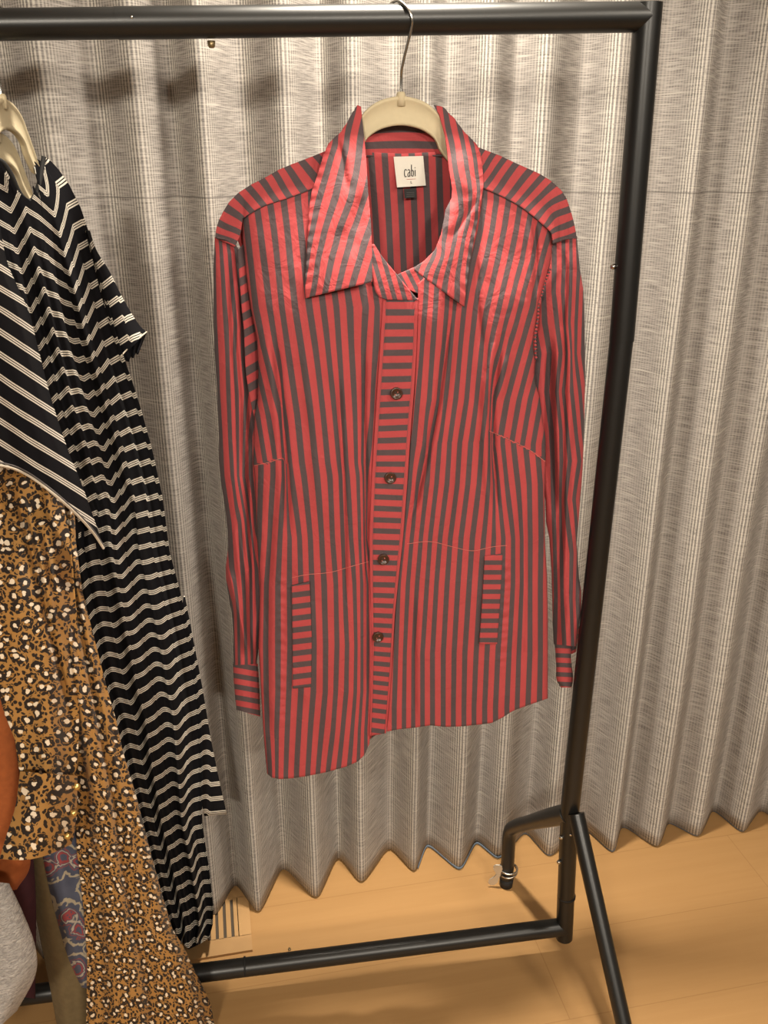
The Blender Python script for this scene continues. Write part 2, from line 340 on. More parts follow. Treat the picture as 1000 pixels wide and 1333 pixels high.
q = plan(24); top = plan(120); nU = len(q); zs = np.r_[np.linspace(0.007, 0.3, 10), np.linspace(0.4, 2.5, 22)]
mean_off = (q[:, :2]-top[:, :2])
arc = np.r_[0, np.cumsum(np.linalg.norm(np.diff(q[:, :2], axis=0), axis=1))]
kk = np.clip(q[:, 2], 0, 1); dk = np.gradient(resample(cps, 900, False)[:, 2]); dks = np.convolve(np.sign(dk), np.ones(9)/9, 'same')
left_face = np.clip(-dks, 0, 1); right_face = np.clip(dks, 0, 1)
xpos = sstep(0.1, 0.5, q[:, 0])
band = np.clip(left_face*(1-sstep(0.10, 0.42, kk))+right_face*(1-sstep(0.05, 0.30, kk))*0.8+(1-xpos)*0.75*sstep(0.62, 0.8, kk)*left_face, 0, 1)  # ribs by fold face: angle and light effect painted into an even cloth
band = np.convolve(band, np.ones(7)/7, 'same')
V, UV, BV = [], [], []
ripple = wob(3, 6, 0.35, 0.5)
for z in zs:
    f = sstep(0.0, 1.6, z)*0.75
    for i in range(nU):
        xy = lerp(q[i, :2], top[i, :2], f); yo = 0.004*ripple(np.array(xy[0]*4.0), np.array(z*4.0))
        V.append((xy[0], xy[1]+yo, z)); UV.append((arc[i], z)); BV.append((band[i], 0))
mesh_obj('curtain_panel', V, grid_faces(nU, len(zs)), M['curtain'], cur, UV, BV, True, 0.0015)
Vh, Fh = [], []; iR = [i for i in range(nU) if q[i, 0] > 0.30]
for z in (0.003, 0.009):
    for i in iR: Vh.append((q[i, 0], q[i, 1]+0.0012, z+0.0))
mesh_obj('hem_lining', Vh, grid_faces(len(iR), 2), M['hem'], cur, None, None, True, 0.001)

# ---------------------------------------------------------------- floor register
v0, v1, v2 = atz(284, 1199), atz(304, 1195), atz(318, 1235); step_ = (v1-v0)[0]/2; vc = atz(294, 1198)
vent = thing('floor_vent', 'light wooden floor register with narrow slots beside the dress hem', 'vent', (vc[0], vc[1], 0))
RV = bpy.data.objects.new('tmp', None).rotation_euler.to_matrix(); from mathutils import Matrix
RV = Matrix.Rotation(WA, 3, 'Z'); L_ = 0.105; its = []
def loc(a, b, z): return Vector((vc[0], vc[1], z))+RV @ Vector((a, b, 0))
n_sl = 7; wS = step_
x_right = wS*1.0+wS*0.35; x_left = x_right-n_sl*wS
for k in range(n_sl+1):
    its.append((loc(x_right-wS*k+0.0*wS, 0, 0.003), (wS*0.60, L_, 0.006), RV))
for sgn in (-1, 1): its.append((loc((x_left+x_right)/2, sgn*(L_/2+0.019), 0.003), (x_right-x_left+wS*0.5+0.05, 0.04, 0.006), RV))
its.append((loc(x_right+wS*0.26+0.012, 0, 0.003), (0.026, L_, 0.006), RV)); its.append((loc(x_left-wS*0.26-0.012, 0, 0.003), (0.026, L_, 0.006), RV))
boxes('slotted_frame', its, M['wood'], vent); boxes('duct_shade_plate', [(loc((x_left+x_right)/2, 0, 0.0008), (x_right-x_left, L_, 0.0012), RV)], M['dark'], vent)  # flat dark plate stands in for the shaded cavity under the slots

# ---------------------------------------------------------------- clothes rack
def A(x, y, Y=D): return Vector(at(x, y, Y))
pt, pj, pb = A(843, 22), A(811, 426), A(735, 1214); rl = A(0, 32); br = A(736, 1206); bl = A(280, 1264)
rack = thing('clothes_rack', 'black tubular steel clothes rack holding the shirt and dresses', 'clothes rack', (pb.x, D, 0.0))
dirr = (pt-rl).normalized(); rj = rl+dirr*((A(174, 30)-rl).dot(dirr)); RAD = 0.0182
tube('rail', [rj-dirr*0.02, pt], RAD, M['black'], rack, 28); tube('rail', [rl-dirr*0.40, rj], RAD-0.0006, M['black'], rack, 28)
o = lathe('rail_pin', A(275, 53), (0, 0, -1), [(0.0, 0.005), (0.006, 0.0045), (0.008, 0.003)], M['brass'], rack, 8)
lathe('rail_pin', rj+Vector((0, -RAD+0.002, 0.004)), (0, -1, 0), [(0, 0.002), (0.002, 0.0015)], M['steel'], rack, 8)
updir = (pt-pb).normalized()
tube('post', [pj-updir*0.02, pt+updir*0.016], RAD, M['black'], rack, 28); tube('post', [A(741, 1062), pj], RAD-0.0008, M['black'], rack, 28)
tube('base_post', [pb-updir*0.012, A(742, 1050)], RAD-0.0015, M['black'], rack, 28)
lathe('collar_ring', A(737.5, 1166), updir, [(-0.002, RAD-0.0005), (0.002, RAD-0.0005)], M['rubber'], rack, 28)
bdir = (bl-br).normalized(); tube('base_bar', [br, bl+bdir*0.45], 0.0172, M['black'], rack, 28)
lathe('collar_ring', A(319, 1258), bdir, [(-0.0015, 0.0178), (0.0015, 0.0178)], M['rubber'], rack, 28)
lathe('rail_pin', A(377, 1238, D-0.012)+Vector((0, 0, 0.004)), (0, -0.5, 1), [(0, 0.003), (0.004, 0.0025)], M['brass'], rack, 8)
for (x, y) in ((731, 1090), (728, 1122)):
    lathe('bolt', A(x, y, D-0.008), (-1, -0.5, 0.1), [(-0.008, 0.0035), (0.002, 0.0040), (0.004, 0.003)], M['steel'], rack, 10)
lathe('bolt', A(743, 1087, D-0.017), (0, -1, 0), [(-0.002, 0.003), (0.0012, 0.0024)], M['steel'], rack, 10)
lathe('bolt', A(798, 347), (-1, -0.3, 0), [(-0.006, 0.004), (0.001, 0.0042), (0.003, 0.003)], M['steel'], rack, 10)
foot = Vector(atz(659, 1152, 0.0)); up_f = Vector((foot.x, foot.y, 0)); fj = A(741, 1062)
bend = A(674, 1077, foot.y); bend.x = foot.x+0.0*(bend.x-foot.x)
fa, ba = np.array(fj), np.array(bend)
tube('rear_leg', [fj+Vector((0, 0, 0.006)), lerp(fa, ba, 0.3)+np.array([0, 0, 0.006]), lerp(fa, ba, 0.65)+np.array([0, 0, 0.004]), lerp(fa, ba, 0.90)+np.array([0, 0, 0.001]), bend+Vector((0, 0.0, -0.014)), lerp(ba, np.array(foot), 0.55), foot+Vector((0, 0, 0.014))], [0.0195, 0.018, 0.0150, 0.0145, 0.0145, 0.0145], M['black'], rack, 22, True, True, 60)
lathe('foot_cap', foot, (0, 0, 1), [(0, 0.014), (0.022, 0.0155)], M['rubber'], rack, 20)
ring_c = foot+Vector((0.003, 0, 0.042))
clamp = tube('spring_clamp', [ring_c+Vector((0.019*math.cos(a), 0.019*math.sin(a), 0.004*math.sin(a*0.5)+0.0022*a/3.14)) for a in np.linspace(-2.6, 9.0, 60)], 0.0022, M['steel'], rack, 8)
wing = bpy.data.objects.new('wing_nut', None)
wc_ = ring_c+Vector((-0.024, -0.006, -0.004)); bmv, bmf = [], []
for sgn in (1, -1):
    d1 = Vector((-0.15, -0.15, 1.0) if sgn > 0 else (-0.45, 0.15, -0.9)).normalized(); nn = Vector((0.25, 1.0, 0.45)); nn = (nn-d1*nn.dot(d1)).normalized(); d2 = d1.cross(nn); b0 = len(bmv)
    for th in (-0.0013, 0.0013):
        for (l, wdt) in ((0.0, 0.005), (0.010, 0.006), (0.020, 0.010), (0.029, 0.009), (0.034, 0.004)):
            bmv += [wc_+d1*l+d2*wdt+nn*th, wc_+d1*l-d2*wdt+nn*th]
    for i in range(4):
        for q0, fl in ((0, 1), (10, 0)):
            f = (b0+q0+2*i, b0+q0+2*i+1, b0+q0+2*i+3, b0+q0+2*i+2); bmf.append(f if not fl else f[::-1])
        bmf += [(b0+2*i, b0+2*i+2, b0+10+2*i+2, b0+10+2*i), (b0+2*i+1, b0+10+2*i+1, b0+10+2*i+3, b0+2*i+3)]
    bmf += [(b0+8, b0+9, b0+19, b0+18), (b0, b0+10, b0+11, b0+1)]
bpy.data.objects.remove(wing)
wn_o = mesh_obj('wing_nut', bmv, bmf, M['zinc'], rack, smooth=False)
ffoot = A(812, 1333, 1.02); fd = (ffoot-Vector(A(753, 1064, D-0.022))); l0 = A(751, 1062, D-0.022); dd = (ffoot-l0); l1 = l0+dd*(l0.z/(-dd.z))
tube('front_leg', [l0-dd.normalized()*0.004, lerp(np.array(l0), np.array(l1), 0.5), l1], [0.0150, 0.0142, 0.0142], M['black'], rack, 22); 
# far end of the rack, beyond the left of the frame
lx0 = rl-dirr*0.40; tube('post', [lx0+Vector((0, 0, 0.016)), Vector((lx0.x, D, 0.10))], RAD, M['black'], rack, 24)
tube('rear_leg', [Vector((lx0.x, D, 0.33)), Vector((lx0.x, D+0.10, 0.20)), Vector((lx0.x, D+0.13, 0.0))], 0.0145, M['black'], rack, 16)
tube('front_leg', [Vector((lx0.x, D-0.02, 0.33)), Vector((lx0.x, D-0.36, 0.0))], 0.0145, M['black'], rack, 16)

# ---------------------------------------------------------------- hangers
def hanger(name, label, c, R, hook_pts, group=None, reach=1.0):
    """c = top centre of the body; R maps the flat hanger (x across, z up) into the room"""
    h = thing(name, label, 'hanger', c, group)
    sq = lambda L: [(a*(1 if abs(a) < 0.08 else (0.08+(abs(a)-0.08)*reach)/abs(a)), b if abs(a) < 0.08 else -0.06+(b+0.06)*reach-0.02*(1-reach)) for a, b in L]
    outer = [(-0.205, -0.172), (-0.150, -0.128), (-0.100, -0.088), (-0.074, -0.060), (-0.060, -0.037), (-0.048, -0.019), (-0.030, -0.0065), (-0.010, -0.001), (0, 0), (0.010, -0.001), (0.030, -0.0065), (0.048, -0.019), (0.060, -0.037), (0.074, -0.060), (0.100, -0.088), (0.150, -0.128), (0.205, -0.172)]
    inner = [(-0.201, -0.181), (-0.150, -0.143), (-0.100, -0.108), (-0.072, -0.086), (-0.053, -0.066), (-0.046, -0.052), (-0.030, -0.041), (-0.012, -0.036), (0, -0.035), (0.012, -0.036), (0.030, -0.041), (0.046, -0.052), (0.053, -0.066), (0.072, -0.086), (0.100, -0.108), (0.150, -0.143), (0.201, -0.181)]
    o_ = resample(sq(outer), 70); i_ = resample(sq(inner), 70); V, Fc = [], []
    prof = [(0.0, 0.0016), (0.0, 0.0030), (0.05, 0.0044), (0.13, 0.0044), (0.17, 0.0026), (0.83, 0.0026), (0.87, 0.0044), (0.95, 0.0044), (1.0, 0.0030), (1.0, 0.0016)]
    ringp = [(t, -y) for t, y in prof]+[(t, y) for t, y in prof[::-1]]; nr = len(ringp)
    for k in range(70):
        for t, y in ringp:
            p2 = lerp(o_[k], i_[k], t); V.append(Vector(c)+R @ Vector((p2[0], y, p2[1])))
    for k in range(69):
        for j in range(nr): Fc.append((k*nr+j, k*nr+(j+1) % nr, (k+1)*nr+(j+1) % nr, (k+1)*nr+j))
    Fc += [tuple(range(nr))[::-1], tuple(range(69*nr, 70*nr))]
    mesh_obj('hanger_body', V, Fc, M['velvet'], h)
    lathe('neck_stub', Vector(c)+Vector((0, 0, -0.012)), (0, 0, 1), [(0, 0.0062), (0.014, 0.0060), (0.017, 0.0045)], M['velvet'], h, 14)
    tube('hook', hook_pts, 0.0019, M['steel'], h, 10, True, True, 50); return h
hc = A(522, 125)
top_c = rl+dirr*((A(525, 25)-rl).dot(dirr)); rr_ = RAD+0.0022
hk = [hc+Vector((0, 0, -0.004)), hc+Vector((0, -0.001, 0.018)), hc+Vector((0.001, -0.006, 0.036))]
zc = top_c.z
for a, sx in ((-30, 0.010), (-5, 0.010), (25, 0.006), (60, -0.002), (90, -0.008), (125, -0.014), (165, -0.018), (200, -0.020)):
    a = math.radians(a); hk.append(Vector((hc.x+sx, D-rr_*math.cos(a), zc+rr_*math.sin(a))))
hanger('clothes_hanger', 'cream velvet hanger with steel hook inside the striped shirt collar', hc, Matrix.Identity(3), hk)
RY = Matrix.Rotation(math.radians(-52), 3, 'Z') @ Matrix.Rotation(0, 3, 'X')
def side_hanger(label, px, py, Y, rot, xr):
    c = A(px, py, Y); R = Matrix.Rotation(math.radians(rot), 3, 'Z')
    tc = rl+dirr*((Vector((c.x, D, rl.z))-rl).dot(dirr)); pts = [c+Vector((0, 0, -0.004)), c+Vector((0, 0, 0.02))]
    pts += [Vector((c.x+0.004*k, D-rr_*math.cos(math.radians(a)), tc.z+rr_*math.sin(math.radians(a)))) for k, a in enumerate((-40, -5, 40, 90, 140, 190))]
    return hanger('clothes_hanger', label, c, R, pts, None, 0.35)
side_hanger('cream hanger nearest the shirt, its arm entering the striped dress neckline', 2, 128, D, 81, 0)
side_hanger('cream hanger half hidden behind the first one, low in the dress neckline', -6, 172, D, 81, 0)

# ---------------------------------------------------------------- the striped shirt
def yfront(x, y):
    s = np.clip((x-523)/205.0, -1, 1); b = np.sqrt(np.clip(1-s*s, 0, 1))
    g = sstep(190, 420, y); low = sstep(600, 950, y)
    return D-0.004-0.054*b**0.8*g+0.012*low*b-0.006
shirt = thing('striped_shirt', 'red and grey striped long sleeved button shirt hanging from the rail', 'shirt', tuple(A(525, 1000, D)))
LFr = [
 (260, [(0, 318), (1, 333), (2, 351), (3, 369), (4, 388), (5, 405), (6, 421), (7, 437), (8, 454), (9, 470)]),
 (300, [(0, 322), (1, 339), (2, 357), (3, 374), (4, 392), (5, 409), (6, 425), (7, 442), (8, 459), (9, 478)]),
 (400, [(0, 333), (1, 351.6), (2, 367), (3, 384), (4, 403), (5, 421), (6, 438), (7, 455), (8, 477), (9, 491), (9.5, 499)]),
 (450, [(0, 343), (1, 359), (2, 374), (3, 392), (4, 410.5), (5, 427), (6, 441), (7, 457.5), (8, 473.5), (9, 489), (9.5, 499)]),
 (540, [(-2, 336), (-1, 349), (0, 365), (1, 370), (2, 387), (3, 405), (4, 421), (5, 436), (6, 446.5), (7, 463), (8, 472.5), (9, 484), (9.5, 490)]),
 (602, [(-3, 332), (-2, 345.6), (-1, 359), (0, 370), (1, 377), (2, 393), (3, 411), (4, 427), (5, 441.5), (6, 450.5), (7, 464.5), (8, 471.5), (9, 478), (9.5, 486)])]
LFb = [
 (602, [(-3, 340), (-2, 356), (-1, 369), (0, 372.5), (1, 377), (2, 393), (3, 411), (4, 427), (5, 441.5), (6, 450.5), (7, 464.5), (8, 471.5), (9, 478), (9.5, 486)]),
 (620, [(-3, 340), (-2, 356), (-1, 369.6), (0, 373), (1, 379), (2, 396), (3, 413), (4, 430), (5, 443.6), (6, 452), (7, 467), (8, 473), (9, 477), (9.5, 483)]),
 (700, [(-3, 338), (-2, 351), (-1, 365), (0, 377), (1, 390), (2, 404), (3, 419), (4, 433), (5, 446.5), (6, 457), (7, 469), (8, 474), (9, 476.5), (9.5, 480)]),
 (760, [(-3, 334), (-2, 347), (-1, 362), (0, 377), (1, 392), (2, 406), (3, 422), (4, 438), (5, 448), (6, 462), (7, 471), (8, 479), (8.5, 482)]),
 (840, [(-3, 331), (-2, 346), (-1, 362), (0, 378), (1, 393), (2, 409), (3, 424), (4, 439), (5, 452), (6, 464), (7, 471), (8, 479), (8.5, 484)]),
 (900, [(-3, 332), (-2, 347), (-1, 362), (0, 376), (1, 392), (2, 408), (3, 424), (4, 437), (5, 451), (6, 463), (7, 471), (8, 479), (8.5, 483)]),
 (950, [(-2, 349), (-1, 360), (0, 374), (1, 389), (2, 404), (3, 419), (4, 434), (5, 446), (6, 459), (7, 468), (8, 476), (8.5, 481)]),
 (1005, [(-2, 353), (-1, 360), (0, 372), (1, 386), (2, 401), (3, 414), (4, 427), (5, 440), (6, 454), (7, 466), (8, 476)])]
UA, UB = stripes_from_rows(LFr), stripes_from_rows(LFb)
dartL = Q([(300, 612), (331, 606), (350, 602), (368, 596), (372, 602), (600, 602)])
ULF = lambda x, y: np.where(y < dartL(x), UA(x, y), UB(x, y))
xL = P([(314, 230), (314, 285), (317, 320), (321, 360), (327, 400), (335, 440), (337, 480), (336, 520), (332, 540), (330, 600), (332, 620), (335, 700), (339, 760), (337, 840), (340, 900), (343, 950), (346, 985), (348, 1005)])
xR = P([(508, 300), (500, 395), (497, 420), (493, 480), (489, 540), (484, 620), (481, 700), (482, 760), (484, 840), (484, 900), (482, 950), (480, 985)])
yT = Q([(300, 290), (315, 284), (330, 275), (348, 266), (375, 258), (406, 246), (440, 300), (470, 345), (505, 370)])
yB = Q([(340, 1000), (347, 1006), (354, 1012), (364, 1014), (380, 1013), (400, 1010), (425, 1005), (450, 998), (466, 991), (475, 982), (484, 960)])
x, y, t, v = region(xL, xR, yT, yB, 90, 230)
crL = creases([([(356, 430), (368, 540), (373, 620), (376, 700)], 0.007, 4.5, -1), ([(440, 470), (447, 620), (449, 700), (448, 800)], 0.0035, 3.5, 1), ([(474, 420), (473, 540), (477, 640), (478, 720), (477, 960)], 0.005, 3.5, 1),
               ([(421, 500), (428, 560), (434, 700)], -0.003, 10, 1), ([(356, 640), (347, 760), (346, 900), (352, 990)], 0.004, 6, 1), ([(395, 440), (410, 560), (418, 690)], -0.003, 8, 1), ([(400, 880), (395, 960), (390, 1010)], -0.003, 9, 1)])
wv1 = wob(11, 10, 22, 60); wv2 = wob(12, 14, 7, 16)
puckL = lambda x, y: 0.0026*np.sin(y*0.52+np.sin(y*0.11)*1.5)*np.exp(-((x-(367+0.0*y))/4.5)**2)*sstep(735, 760, y)*(1-sstep(930, 950, y))
def bulge(x, y, t): return yfront(x, y)+(0.0034*wv1(x, y)+0.0007*wv2(x, y))*sstep(0, 0.12, (y-yT(x))/750)
zLF = bulge(x, y, t)+1.4*crL(x, y)+puckL(x, y)+0.012*np.exp(-t/0.03)
sheet('front_panel', x, y, zLF, ULF(x, y), y/15, M['shirt'], shirt)
RFr = [
 (262, [(4, 631), (5, 646), (6, 662), (7, 678), (8, 694), (9, 709)]),
 (300, [(-1, 545), (0, 560), (1, 576), (2, 592), (3, 609), (4, 625.7), (5, 640.4), (6, 655.8), (7, 672), (8, 686.6), (9, 700.6), (10, 716)]),
 (340, [(-1, 543), (0, 557), (1, 572), (2, 586), (3, 600), (4, 616), (5, 632), (6, 647.4), (7, 663.5), (8, 679.6), (9, 692.9), (10, 705), (10.5, 712)]),
 (380, [(0, 555), (1, 568), (2, 583), (3, 593), (4, 608), (5, 621.5), (6, 639), (7, 654), (8, 669), (9, 681.7), (10, 696), (10.4, 701)]),
 (400, [(0, 553.8), (1, 566.7), (2, 582.5), (3, 591), (4, 604), (5, 619), (6, 634), (7, 650), (8, 664), (9, 677), (10, 693), (10.3, 698)]),
 (450, [(-0.5, 544), (0, 549), (1, 563.6), (2, 578), (3, 586.5), (4, 599), (5, 613.6), (6, 627.5), (7, 638.5), (8, 652), (9, 662.5), (10, 679), (11, 694)]),
 (520, [(-0.4, 538), (0, 543.6), (1, 559.4), (2, 570.6), (3, 579.5), (4, 593), (5, 607.5), (6, 620.5), (7, 634), (8, 638.5), (9, 643), (10, 660), (11, 676), (12, 690), (13, 704)]),
 (578, [(-0.3, 533), (0, 539), (1, 553), (2, 560), (3, 572), (4, 585.3), (5, 598), (6, 612.6), (7, 628), (8, 637), (9, 638.5), (10, 650), (11, 666), (12, 680), (13, 694), (14, 708)])]
RFb = [
 (578, [(-0.3, 533), (0, 539), (1, 553), (2, 560), (3, 572), (4, 585.3), (5, 598), (6, 612.6), (7, 628), (8, 637.5), (9, 640), (10, 642.5), (11, 654), (12, 668), (13, 684), (14, 699)]),
 (630, [(0, 534), (1, 543), (2, 556), (3, 568), (4, 582), (5, 595), (6, 609), (7, 624), (8, 636.5), (9, 643), (10, 649), (11, 659), (12, 674), (13, 689), (14, 703)]),
 (700, [(0, 525), (1, 536), (2, 548), (3, 560), (4, 573), (5, 586), (6, 600), (7, 615), (8, 630), (9, 643), (10, 655), (11, 668), (12, 679), (13, 690), (14, 704)]),
 (760, [(0, 519), (1, 531), (2, 543), (3, 556), (4, 568), (5, 582), (6, 596), (7, 611), (8, 625), (9, 639), (10, 654), (11, 668), (12, 679), (13, 690), (14, 703)]),
 (850, [(0, 516), (1, 527), (2, 538), (3, 550), (4, 563), (5, 577), (6, 591), (7, 605), (8, 620), (9, 634), (10, 648), (11, 663), (12, 675), (13, 690), (14, 703)]),
 (920, [(0, 513.6), (1, 526), (2, 538), (3, 550), (4, 563), (5, 577), (6, 590), (7, 604), (8, 617), (9, 631), (10, 645), (11, 660), (12, 673), (13, 687), (14, 702)])]
UC, UD = stripes_from_rows(RFr), stripes_from_rows(RFb)
dartR = Q([(500, 575), (632, 575), (634, 560), (660, 571), (690, 586), (712, 602)])
URF = lambda x, y: np.where(y < dartR(x), UC(x, y), UD(x, y))
xL2 = P([(546, 300), (544, 395), (543, 440), (540, 510), (535, 570), (530, 630), (524, 700), (517, 760), (513, 830), (509, 880), (505, 930), (503, 960)])
xR2 = P([(719, 280), (718.8, 302), (718, 330), (714, 352), (706, 376), (700, 397), (698, 415), (694, 436), (693.6, 453), (696, 470), (695, 485), (697, 500), (702, 516), (706, 546), (710, 570), (710, 600), (709, 640), (709, 700), (712, 750), (713, 800), (713, 912)])
yT2 = Q([(540, 372), (580, 340), (612, 285), (629, 245), (643, 250.5), (659.5, 258.5), (677.7, 269), (696, 283), (718, 302)])
yB2 = Q([(500, 953), (520, 949), (540, 947), (560, 944), (580, 946), (600, 945.5), (624, 943), (640, 941), (654, 934), (668, 925), (690, 917), (713, 909)])
x, y, t, v = region(xL2, xR2, yT2, yB2, 100, 220)
crR = creases([([(588, 400), (571, 520), (556, 590), (541, 655), (528, 690)], 0.006, 4, 1), ([(655, 430), (640, 520), (641, 590), (648, 680)], 0.008, 4.5, -1), ([(695, 285), (698, 340), (698, 385)], 0.006, 4, -1),
               ([(620, 330), (622, 400), (627, 450)], 0.003, 4, 1), ([(600, 480), (590, 600), (575, 720)], -0.003, 9, 1), ([(680, 640), (682, 760), (676, 880)], 0.004, 6, 1), ([(538, 760), (538, 850), (539, 940)], 0.003, 4, 1), ([(660, 460), (650, 520)], -0.003, 6, 1)])
puckR = lambda x, y: 0.0028*np.sin(y*0.55+np.sin(y*0.13)*1.5)*np.exp(-((x-np.interp(y, [720, 880], [661, 653]))/4.5)**2)*sstep(715, 735, y)*(1-sstep(860, 885, y))
wv3 = wob(21, 10, 22, 60); wv4 = wob(22, 14, 7, 16)
zRF = yfront(x, y)+(0.0034*wv3(x, y)+0.0007*wv4(x, y))*sstep(0, 0.12, (y-yT2(x))/750)+1.4*crR(x, y)+puckR(x, y)+0.012*np.exp(-(1-t)/0.03)+0.0008
sheet('front_panel', x, y, zRF, URF(x, y), y/15, M['shirt'], shirt)
# placket
pv = [406.5, 424.5, 442, 459, 476, 493.5, 510, 526, 541.5, 557, 573, 589, 604, 618, 633, 647, 662, 677, 691, 706, 719, 732, 746, 761, 775, 788, 801, 814, 826, 839, 851, 864, 877, 889, 901, 913, 925, 938, 951]
pU = lambda y: np.interp(y, [389]+pv+[964], [-1]+list(range(len(pv)))+[len(pv)])
pl = P([(499, 378), (498, 400), (493, 480), (489, 540), (484, 620), (481, 700), (482, 760), (484, 840), (483, 900), (481, 960)]); pr = P([(545, 378), (544, 400), (542, 460), (539, 510), (534, 570), (530, 630), (525, 697), (518, 760), (514, 800), (510, 870), (505, 930), (502, 960)])
x, y, t, v = region(pl, pr, Q([(490, 386), (545, 388)]), Q([(480, 958), (503, 954)]), 40, 240)
tilt = (t-0.5)*np.interp(y, [400, 560, 640, 760, 900], [0, -2, 2, 1, 3])
side = (t < 0.10) | (t > 0.90)
Up = np.where(side, 0.5, pU(y-tilt))
zP = yfront(x, y)-0.004+0.0006*wob(5, 8, 14, 18)(x, y)+0.0012*np.exp(-((t-0.10)/0.03)**2)+0.0012*np.exp(-((t-0.90)/0.03)**2)
sheet('button_placket', x, y, zP, Up, y/15, M['shirt'], shirt, solid=0.002)
def button(px, py, r=0.0085):
    c = A(px, py, float(yfront(np.array(px*1.0), np.array(py*1.0)))-0.0075)
    b = lathe('button', c, (0, -1, 0.12), [(-0.001, r*0.8), (0.0, r), (0.0022, r), (0.003, r*0.9), (0.0026, r*0.72), (0.0016, r*0.6), (0.0015, r*0.05)], M['button'], shirt, 24)
    for dx, dz in ((-1, -1), (1, -1), (-1, 1), (1, 1)):
        lathe('thread_hole', c+Vector((dx*r*0.22, -0.0014, dz*r*0.22)), (0, -1, 0.12), [(0, r*0.11), (0.0006, r*0.08)], M['thread'] if dx*dz > 0 else M['ink'], b, 8)
    return b
for (bx_, by_) in ((516, 512), (508, 622), (499, 728), (492, 829)): button(bx_, by_)
# back panel and neck band
xLb = P([(290, 262), (316, 330), (330, 400), (342, 480), (338, 560), (340, 700), (346, 900), (352, 1000)]); xRb = P([(738, 262), (716, 330), (700, 400), (690, 480), (700, 560), (704, 700), (706, 900), (706, 1000)])
yTb = Q([(285, 287), (298, 264), (327, 242), (363, 223), (405, 206), (440, 190), (472, 198), (525, 200), (580, 197), (610, 190), (640, 200), (684, 220), (717, 238), (740, 265)])
yBb = Q([(340, 985), (400, 990), (470, 970), (520, 935), (600, 932), (712, 895)])
x, y, t, v = region(xLb, xRb, yTb, yBb, 80, 120)
UBk = stripes_from_rows([(200, [(k, 483+17.6*k) for k in range(-12, 16)]), (285, [(k, 489+17*k) for k in range(-12, 16)]), (360, [(k, 493+16.6*k) for k in range(-12, 16)]), (1000, [(k, 487+15*k) for k in range(-12, 16)])])
zB = D+0.012+0.016*np.sin(np.clip(t, 0, 1)*math.pi)*sstep(200, 300, y)+0.0015*wob(31, 8, 25, 70)(x, y)
sheet('back_panel', x, y, zB, UBk(x, y), y/15, M['shirt'], shirt)
x, y, t, v = ruled([(466, 150), (468, 175), (473, 204)], [(588, 150), (586, 175), (582, 200)], 40, 16)
y = y-7*np.sin(t*math.pi)*(1-v)+1.0*np.sin(t*math.pi)*v
zN = D+0.020-0.018*np.abs(2*t-1)**3
sheet('neck_band', x, y, zN, (y+7*np.sin(t*math.pi)*(1-v)-171.5)/18.5+0.0, x/15, M['shirt'], shirt)
tube('neck_seam', [A(473+(581-473)*s, 203-0.6*math.sin(s*3.14), D+0.018-0.015*abs(2*s-1)**3) for s in np.linspace(0, 1, 16)], 0.0011, M['shirt'], shirt, 6)
# yokes
UYL = stripes_tps([(1, [(394.5, 212), (402, 221), (409.5, 230)]), (2, [(376.5, 221), (385, 234), (393, 246.5)]), (3, [(360, 228.5), (367, 241), (375, 254)]), (4, [(343.5, 237.5), (351, 249), (358.5, 260)]), (5, [(324, 245), (333, 255), (342, 266)]), (6, [(309, 255.5), (318, 265), (327, 275)]), (7, [(297, 272), (305, 277), (313.5, 282.5)]), (8, [(286.5, 291.5), (298, 297), (310.5, 302)]), (9.3, [(283, 312), (295, 315), (306, 320)]), (0, [(412, 203), (420, 212), (428, 222)])])
x, y, t, v = ruled([(440, 190), (405, 204.5), (381, 213.5), (363, 221), (345, 231.5), (327, 240.5), (310.5, 251), (298.5, 263), (291, 275), (285, 287), (281.5, 298), (280.5, 310)], [(440, 236), (406, 246), (375, 258), (348, 266.5), (335, 272), (326, 278), (316, 285), (315, 292), (314, 300), (312, 308), (309, 315), (306, 321)], 26, 90)
zYL = lerp(D+0.004, yfront(x, y)-0.0016, sstep(0, 1, t)**0.7)+0.001*wob(41, 6, 15, 15)(x, y)
sheet('shoulder_yoke', x, y, zYL, UYL(x, y), t, M['shirt'], shirt)
UYR = stripes_tps([(0, [(641, 202), (636, 210), (631, 219)]), (1, [(656, 208), (645, 223), (632, 241)]), (2, [(671, 214), (658, 232), (646.5, 249)]), (3, [(688, 224.7), (675, 241), (663.4, 256)]), (4, [(706, 230), (690, 248), (675, 265)]), (5, [(720.6, 240), (704, 256), (688, 271.5)]), (6, [(733.6, 256), (718, 263.7), (700, 282)]), (7, [(740, 273), (720, 281), (711, 294)]), (8, [(744, 291), (732, 296), (720.6, 300)]), (9, [(748, 306), (736, 310.5), (720, 316)])])
x, y, t, v = ruled([(618, 190), (636, 197), (651.7, 203), (667, 210.4), (684, 218), (702, 226), (716.7, 235), (731, 248), (737.5, 258.5), (744, 278), (748, 293.6), (750.5, 308)], [(615, 240), (629, 245), (643, 250.7), (659.5, 258.5), (677.7, 269), (687, 276), (696, 283), (706, 292), (714, 299), (718, 304), (719, 310), (720, 317)], 26, 90)
zYR = lerp(D+0.004, yfront(x, y)-0.0016, sstep(0, 1, t)**0.7)+0.001*wob(42, 6, 15, 15)(x, y)
sheet('shoulder_yoke', x, y, zYR, UYR(x, y), t, M['shirt'], shirt)
def seam(name, pts, r=0.0009, mat='shirt', lift=0.0025, zf=None, n=30):
    p = resample(pts, n); zz = (zf or yfront)(p[:, 0], p[:, 1])-lift; return tube(name, [Vector(q) for q in at(p[:, 0], p[:, 1], zz)], r, M[mat], shirt, 6)
